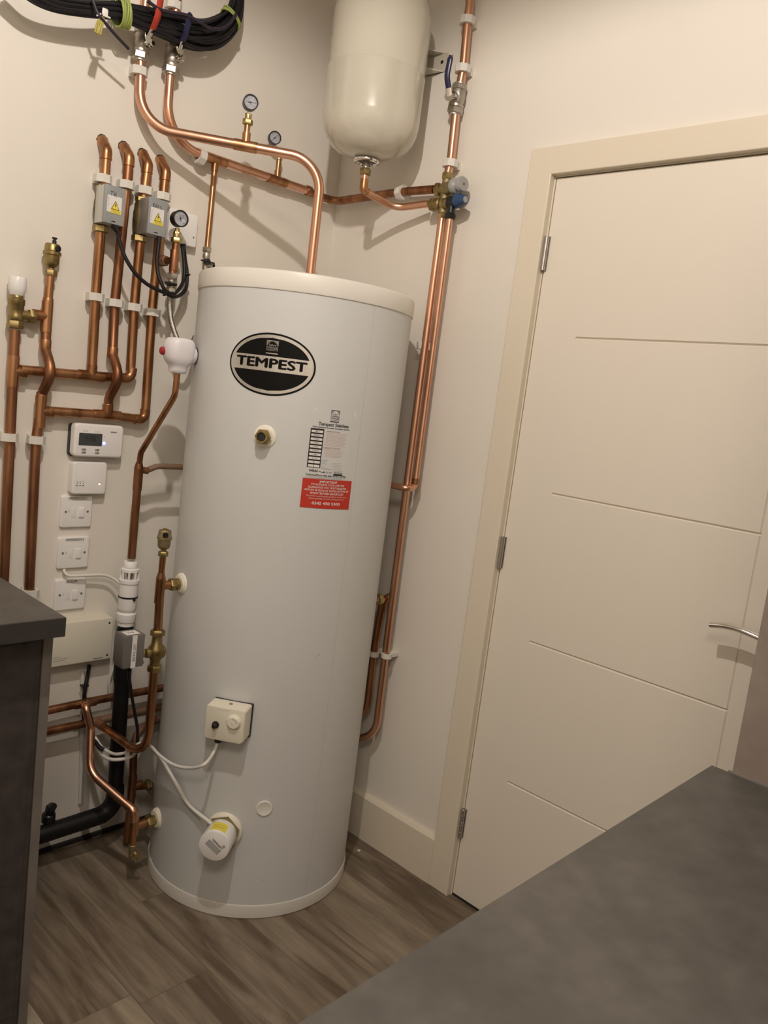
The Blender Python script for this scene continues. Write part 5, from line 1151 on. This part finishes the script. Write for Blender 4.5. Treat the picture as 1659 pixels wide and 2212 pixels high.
# lower cluster beside cylinder
t = thing('copper_pipe', (-0.0500, -0.4603, 0.6036), 'shorter copper pipe behind the cylinder edge with an elbow at its top', 'pipe')
e0, e1_ = V((-0.0500, -0.4669, 0.7734)), V((-0.0500, -0.4565, 0.6024))
MB().tube(fillet([V((-.012,e0.y-.004,e0.z+.024)), e0+V((0,0,.010)), e1_, V((-0.0500, -0.4608, 0.4476)), V((-0.0500, -0.4015, 0.3694))], [.014,0,.05], 10), R22, 20).build('tube', 'copper_warm', t)
b = MB(); b.tube(fillet([V((-.02,e0.y-.004,e0.z+.022)), e0+V((0,0,.010)), e0+V((0,0,-.02))], .014), R22*1.13, 18); b.build('elbow', 'copper_warm', t)
b = MB(); rb = V((-0.1000, -0.5025, 0.8035)); b.ring(rb, (-1,0,0), .0155, .009, .014); tag(b.build('boss_ring', 'brass', loc=tuple(rb)), 'dark brass ring fitting at the right edge of the cylinder', 'fitting')
t = thing('pipe_clip', (-0.0300, -0.4922, 0.6166), 'double white clip holding two pipes low beside the cylinder', 'pipe clip')
pa_, pb2 = V((-0.0450, -0.5054, 0.6231)), V((-0.0500, -0.4584, 0.6148))
for nm, pq in (('collar', pa_), ('collar', pb2)):
    b = MB(); b.ring(pq+V((0,0,-.0075)), (0,0,1), .0165, .0112, .015, 24); b.build(nm, 'clip', t)
b = MB(); b.box((-.018, (pa_.y+pb2.y)/2-.004, pa_.z), (.036, abs(pa_.y-pb2.y)+.010, .013), bev=.001); b.build('base', 'clip', t, smooth=False)

# ------------------------------------------------------------------ worktops and cabinets
ZW = .907
t = thing('base_cabinet', (-1.66,-.33,0), 'dark brown base cabinet carrying the left worktop', 'cabinet')
MB().box((-1.66,-.325,.435), (1.045,.545,.86)).build('carcass', 'carcass', t, smooth=False)
b = MB(); b.box((-1.1265,-.302,.433), (.018,.596,.866)); b.build('end_panel', 'panel_edge', t, smooth=False)
b = MB(); b.box((-1.40,-.5985,.44), (.50,.003,.80)); 
b.bm.free()
b = MB(); b.box((-1.66+.003,-.590,.45), (1.02,.018,.79), bev=.001); b.build('door', 'carcass', t, smooth=False)
b = MB(); b.box((-1.63,-.325,ZW-.020), (1.02,.65,.038), bev=.0015)
w = b.build('worktop', 'worktop', loc=(-1.63,-.325,ZW-.04), smooth=False); tag(w, 'grey stone effect worktop on the left with a square corner', 'worktop')
b = MB(); b.box((-1.63,-.6508,ZW-.0205), (1.02,.0016,.036)); b.box((-1.1192,-.325,ZW-.0205), (.0016,.65,.036)); b.build('edge_strip', 'worktop_edge', w, smooth=False, label='darker front edging')

b = MB(); b.box((-.607-.80,-1.6645-.62,ZW-.020), (1.60,1.24,.040), bev=.002)
w = b.build('worktop', 'worktop', loc=(-1.4,-2.28,ZW-.04), smooth=False); tag(w, 'large grey stone effect worktop in the right foreground', 'worktop')
b = MB(); b.box((-.6085,-2.28,ZW+.0012), (.004,1.18,.003)); b.build('sealant_line', 'panel_edge', w, smooth=False)
t = thing('base_cabinet', (-1.40,-2.30,0), 'base cabinet hidden under the right foreground worktop', 'cabinet')
MB().box((-1.40,-2.30,.4335), (1.52,1.16,.867)).build('carcass', 'carcass', t, smooth=False)
t = thing('tall_cabinet', (-.30,-2.3,0), 'tall taupe cabinet standing at the right end of the worktop', 'cabinet')
MB().box((-.2975,-2.30,1.20), (.575,1.18,2.38)).build('carcass', 'tall_panel', t, smooth=False)
MB().box((-.5965,-2.297,1.20), (.018,1.206,2.40), bev=.0008).build('side_panel', 'tall_panel', t, smooth=False)
# upstand along the joint between worktop and panel
b = MB(); cr_ = V((-0.0725, -0.5191, 0.0000)); random.seed(3)
bmesh.ops.create_icosphere(b.bm, subdivisions=1, radius=.007)
for v in b.bm.verts: v.co = V((v.co.x*random.uniform(.6,1.2), v.co.y*random.uniform(.5,1.1), max(v.co.z*.6, -.003)))+cr_+V((0,0,.003))
tag(b.build('plaster_crumb', 'dust', loc=tuple(cr_), smooth=False), 'tiny white plaster crumb on the floor right of the cylinder', 'debris')

# ------------------------------------------------------------------ lights
def downlight(x, y, power, col=(1,.91,.83), r=.035, lab='x'):
    t = thing('ceiling_light', (x,y,HC), lab, 'ceiling light')
    MB().lathe([(.045,0),(.045,-.012),(.040,-.016),(.036,-.012),(.036,0)], (x,y,HC), n=32).build('rim', 'white', t)
    MB().lathe([(.036,-.006),(0,-.006)], (x,y,HC), n=32).build('diffuser', 'lamp', t)
    d = bpy.data.lights.new('lamp', 'SPOT'); d.energy = power; d.color = col; d.shadow_soft_size = r; d.spot_size = math.radians(177); d.spot_blend = .20
    o = bpy.data.objects.new('lamp', d); COL.objects.link(o); o.location = (x,y,HC-.06); o.rotation_euler = (0,0,0)
    return o
downlight(-1.36, -1.30, 55, r=.022, lab='ceiling downlight above the middle of the room')
t = thing('added_fill_panel', (-2.15,-2.35,HC), 'added square fill light panel on the ceiling behind the camera', 'ceiling light')  # invented fixture, added to give soft ambient fill
MB().box((-2.15,-2.35,HC-.012), (.64,.64,.022), bev=.003).build('frame', 'white', t, smooth=False)
MB().box((-2.15,-2.35,HC-.0235), (.58,.58,.002)).build('diffuser', 'lamp', t, smooth=False)
d = bpy.data.lights.new('panel', 'AREA'); d.energy = 17; d.color = (1,.91,.83); d.shape = 'SQUARE'; d.size = .58  # soft fill from the added panel
o = bpy.data.objects.new('panel', d); COL.objects.link(o); o.location = (-2.15,-2.35,HC-.03)

w = bpy.data.worlds.new('world'); SC.world = w; w.use_nodes = True
w.node_tree.nodes['Background'].inputs[0].default_value = (1,.9,.8,1); w.node_tree.nodes['Background'].inputs[1].default_value = .02

# ------------------------------------------------------------------ repeats of a kind share a group
for o in list(COL.objects):
    if o.parent or 'category' not in o: continue
    n = o.name.split('.')[0]
    g = {'fused_switch':'white fused switches in a column', 'air_vent':'brass air vents', 'lever_valve':'chrome lever valves', 'pressure_gauge':'black pressure gauges on the top pipes',
         'boss_cover':'ivory covers on the cylinder side bosses', 'cable_tie':'black cable ties', 'zone_valve':'motorised zone valves', 'ceiling_light':'ceiling downlights',
         'copper_pipe':'copper pipes on the walls', 'white_cable':'white cables', 'worktop':'grey stone effect worktops', 'base_cabinet':'base cabinets'}.get(n)
    if g: o['group'] = g
    if n == 'pipe_clip' and 'group' not in o: o['group'] = 'white pipe clips'

# ------------------------------------------------------------------ camera
cd = bpy.data.cameras.new('camera'); cam = bpy.data.objects.new('camera', cd); COL.objects.link(cam)
cd.sensor_fit = 'VERTICAL'; cd.sensor_height = 24; cd.lens = 18.7080; cd.clip_start = .02
R3 = [[0.688898, -0.714441, 0.12245], [0.014232, 0.182229, 0.983153], [-0.724718, -0.67555, 0.135705]]
cam.matrix_world = Matrix(((R3[0][0],R3[1][0],R3[2][0],CAMC.x),(R3[0][1],R3[1][1],R3[2][1],CAMC.y),(R3[0][2],R3[1][2],R3[2][2],CAMC.z),(0,0,0,1)))
SC.camera = cam
SC.view_settings.view_transform = 'Standard'; SC.view_settings.look = 'None'; SC.view_settings.gamma = 1; SC.view_settings.use_curve_mapping = False
SC.view_settings.exposure = .07
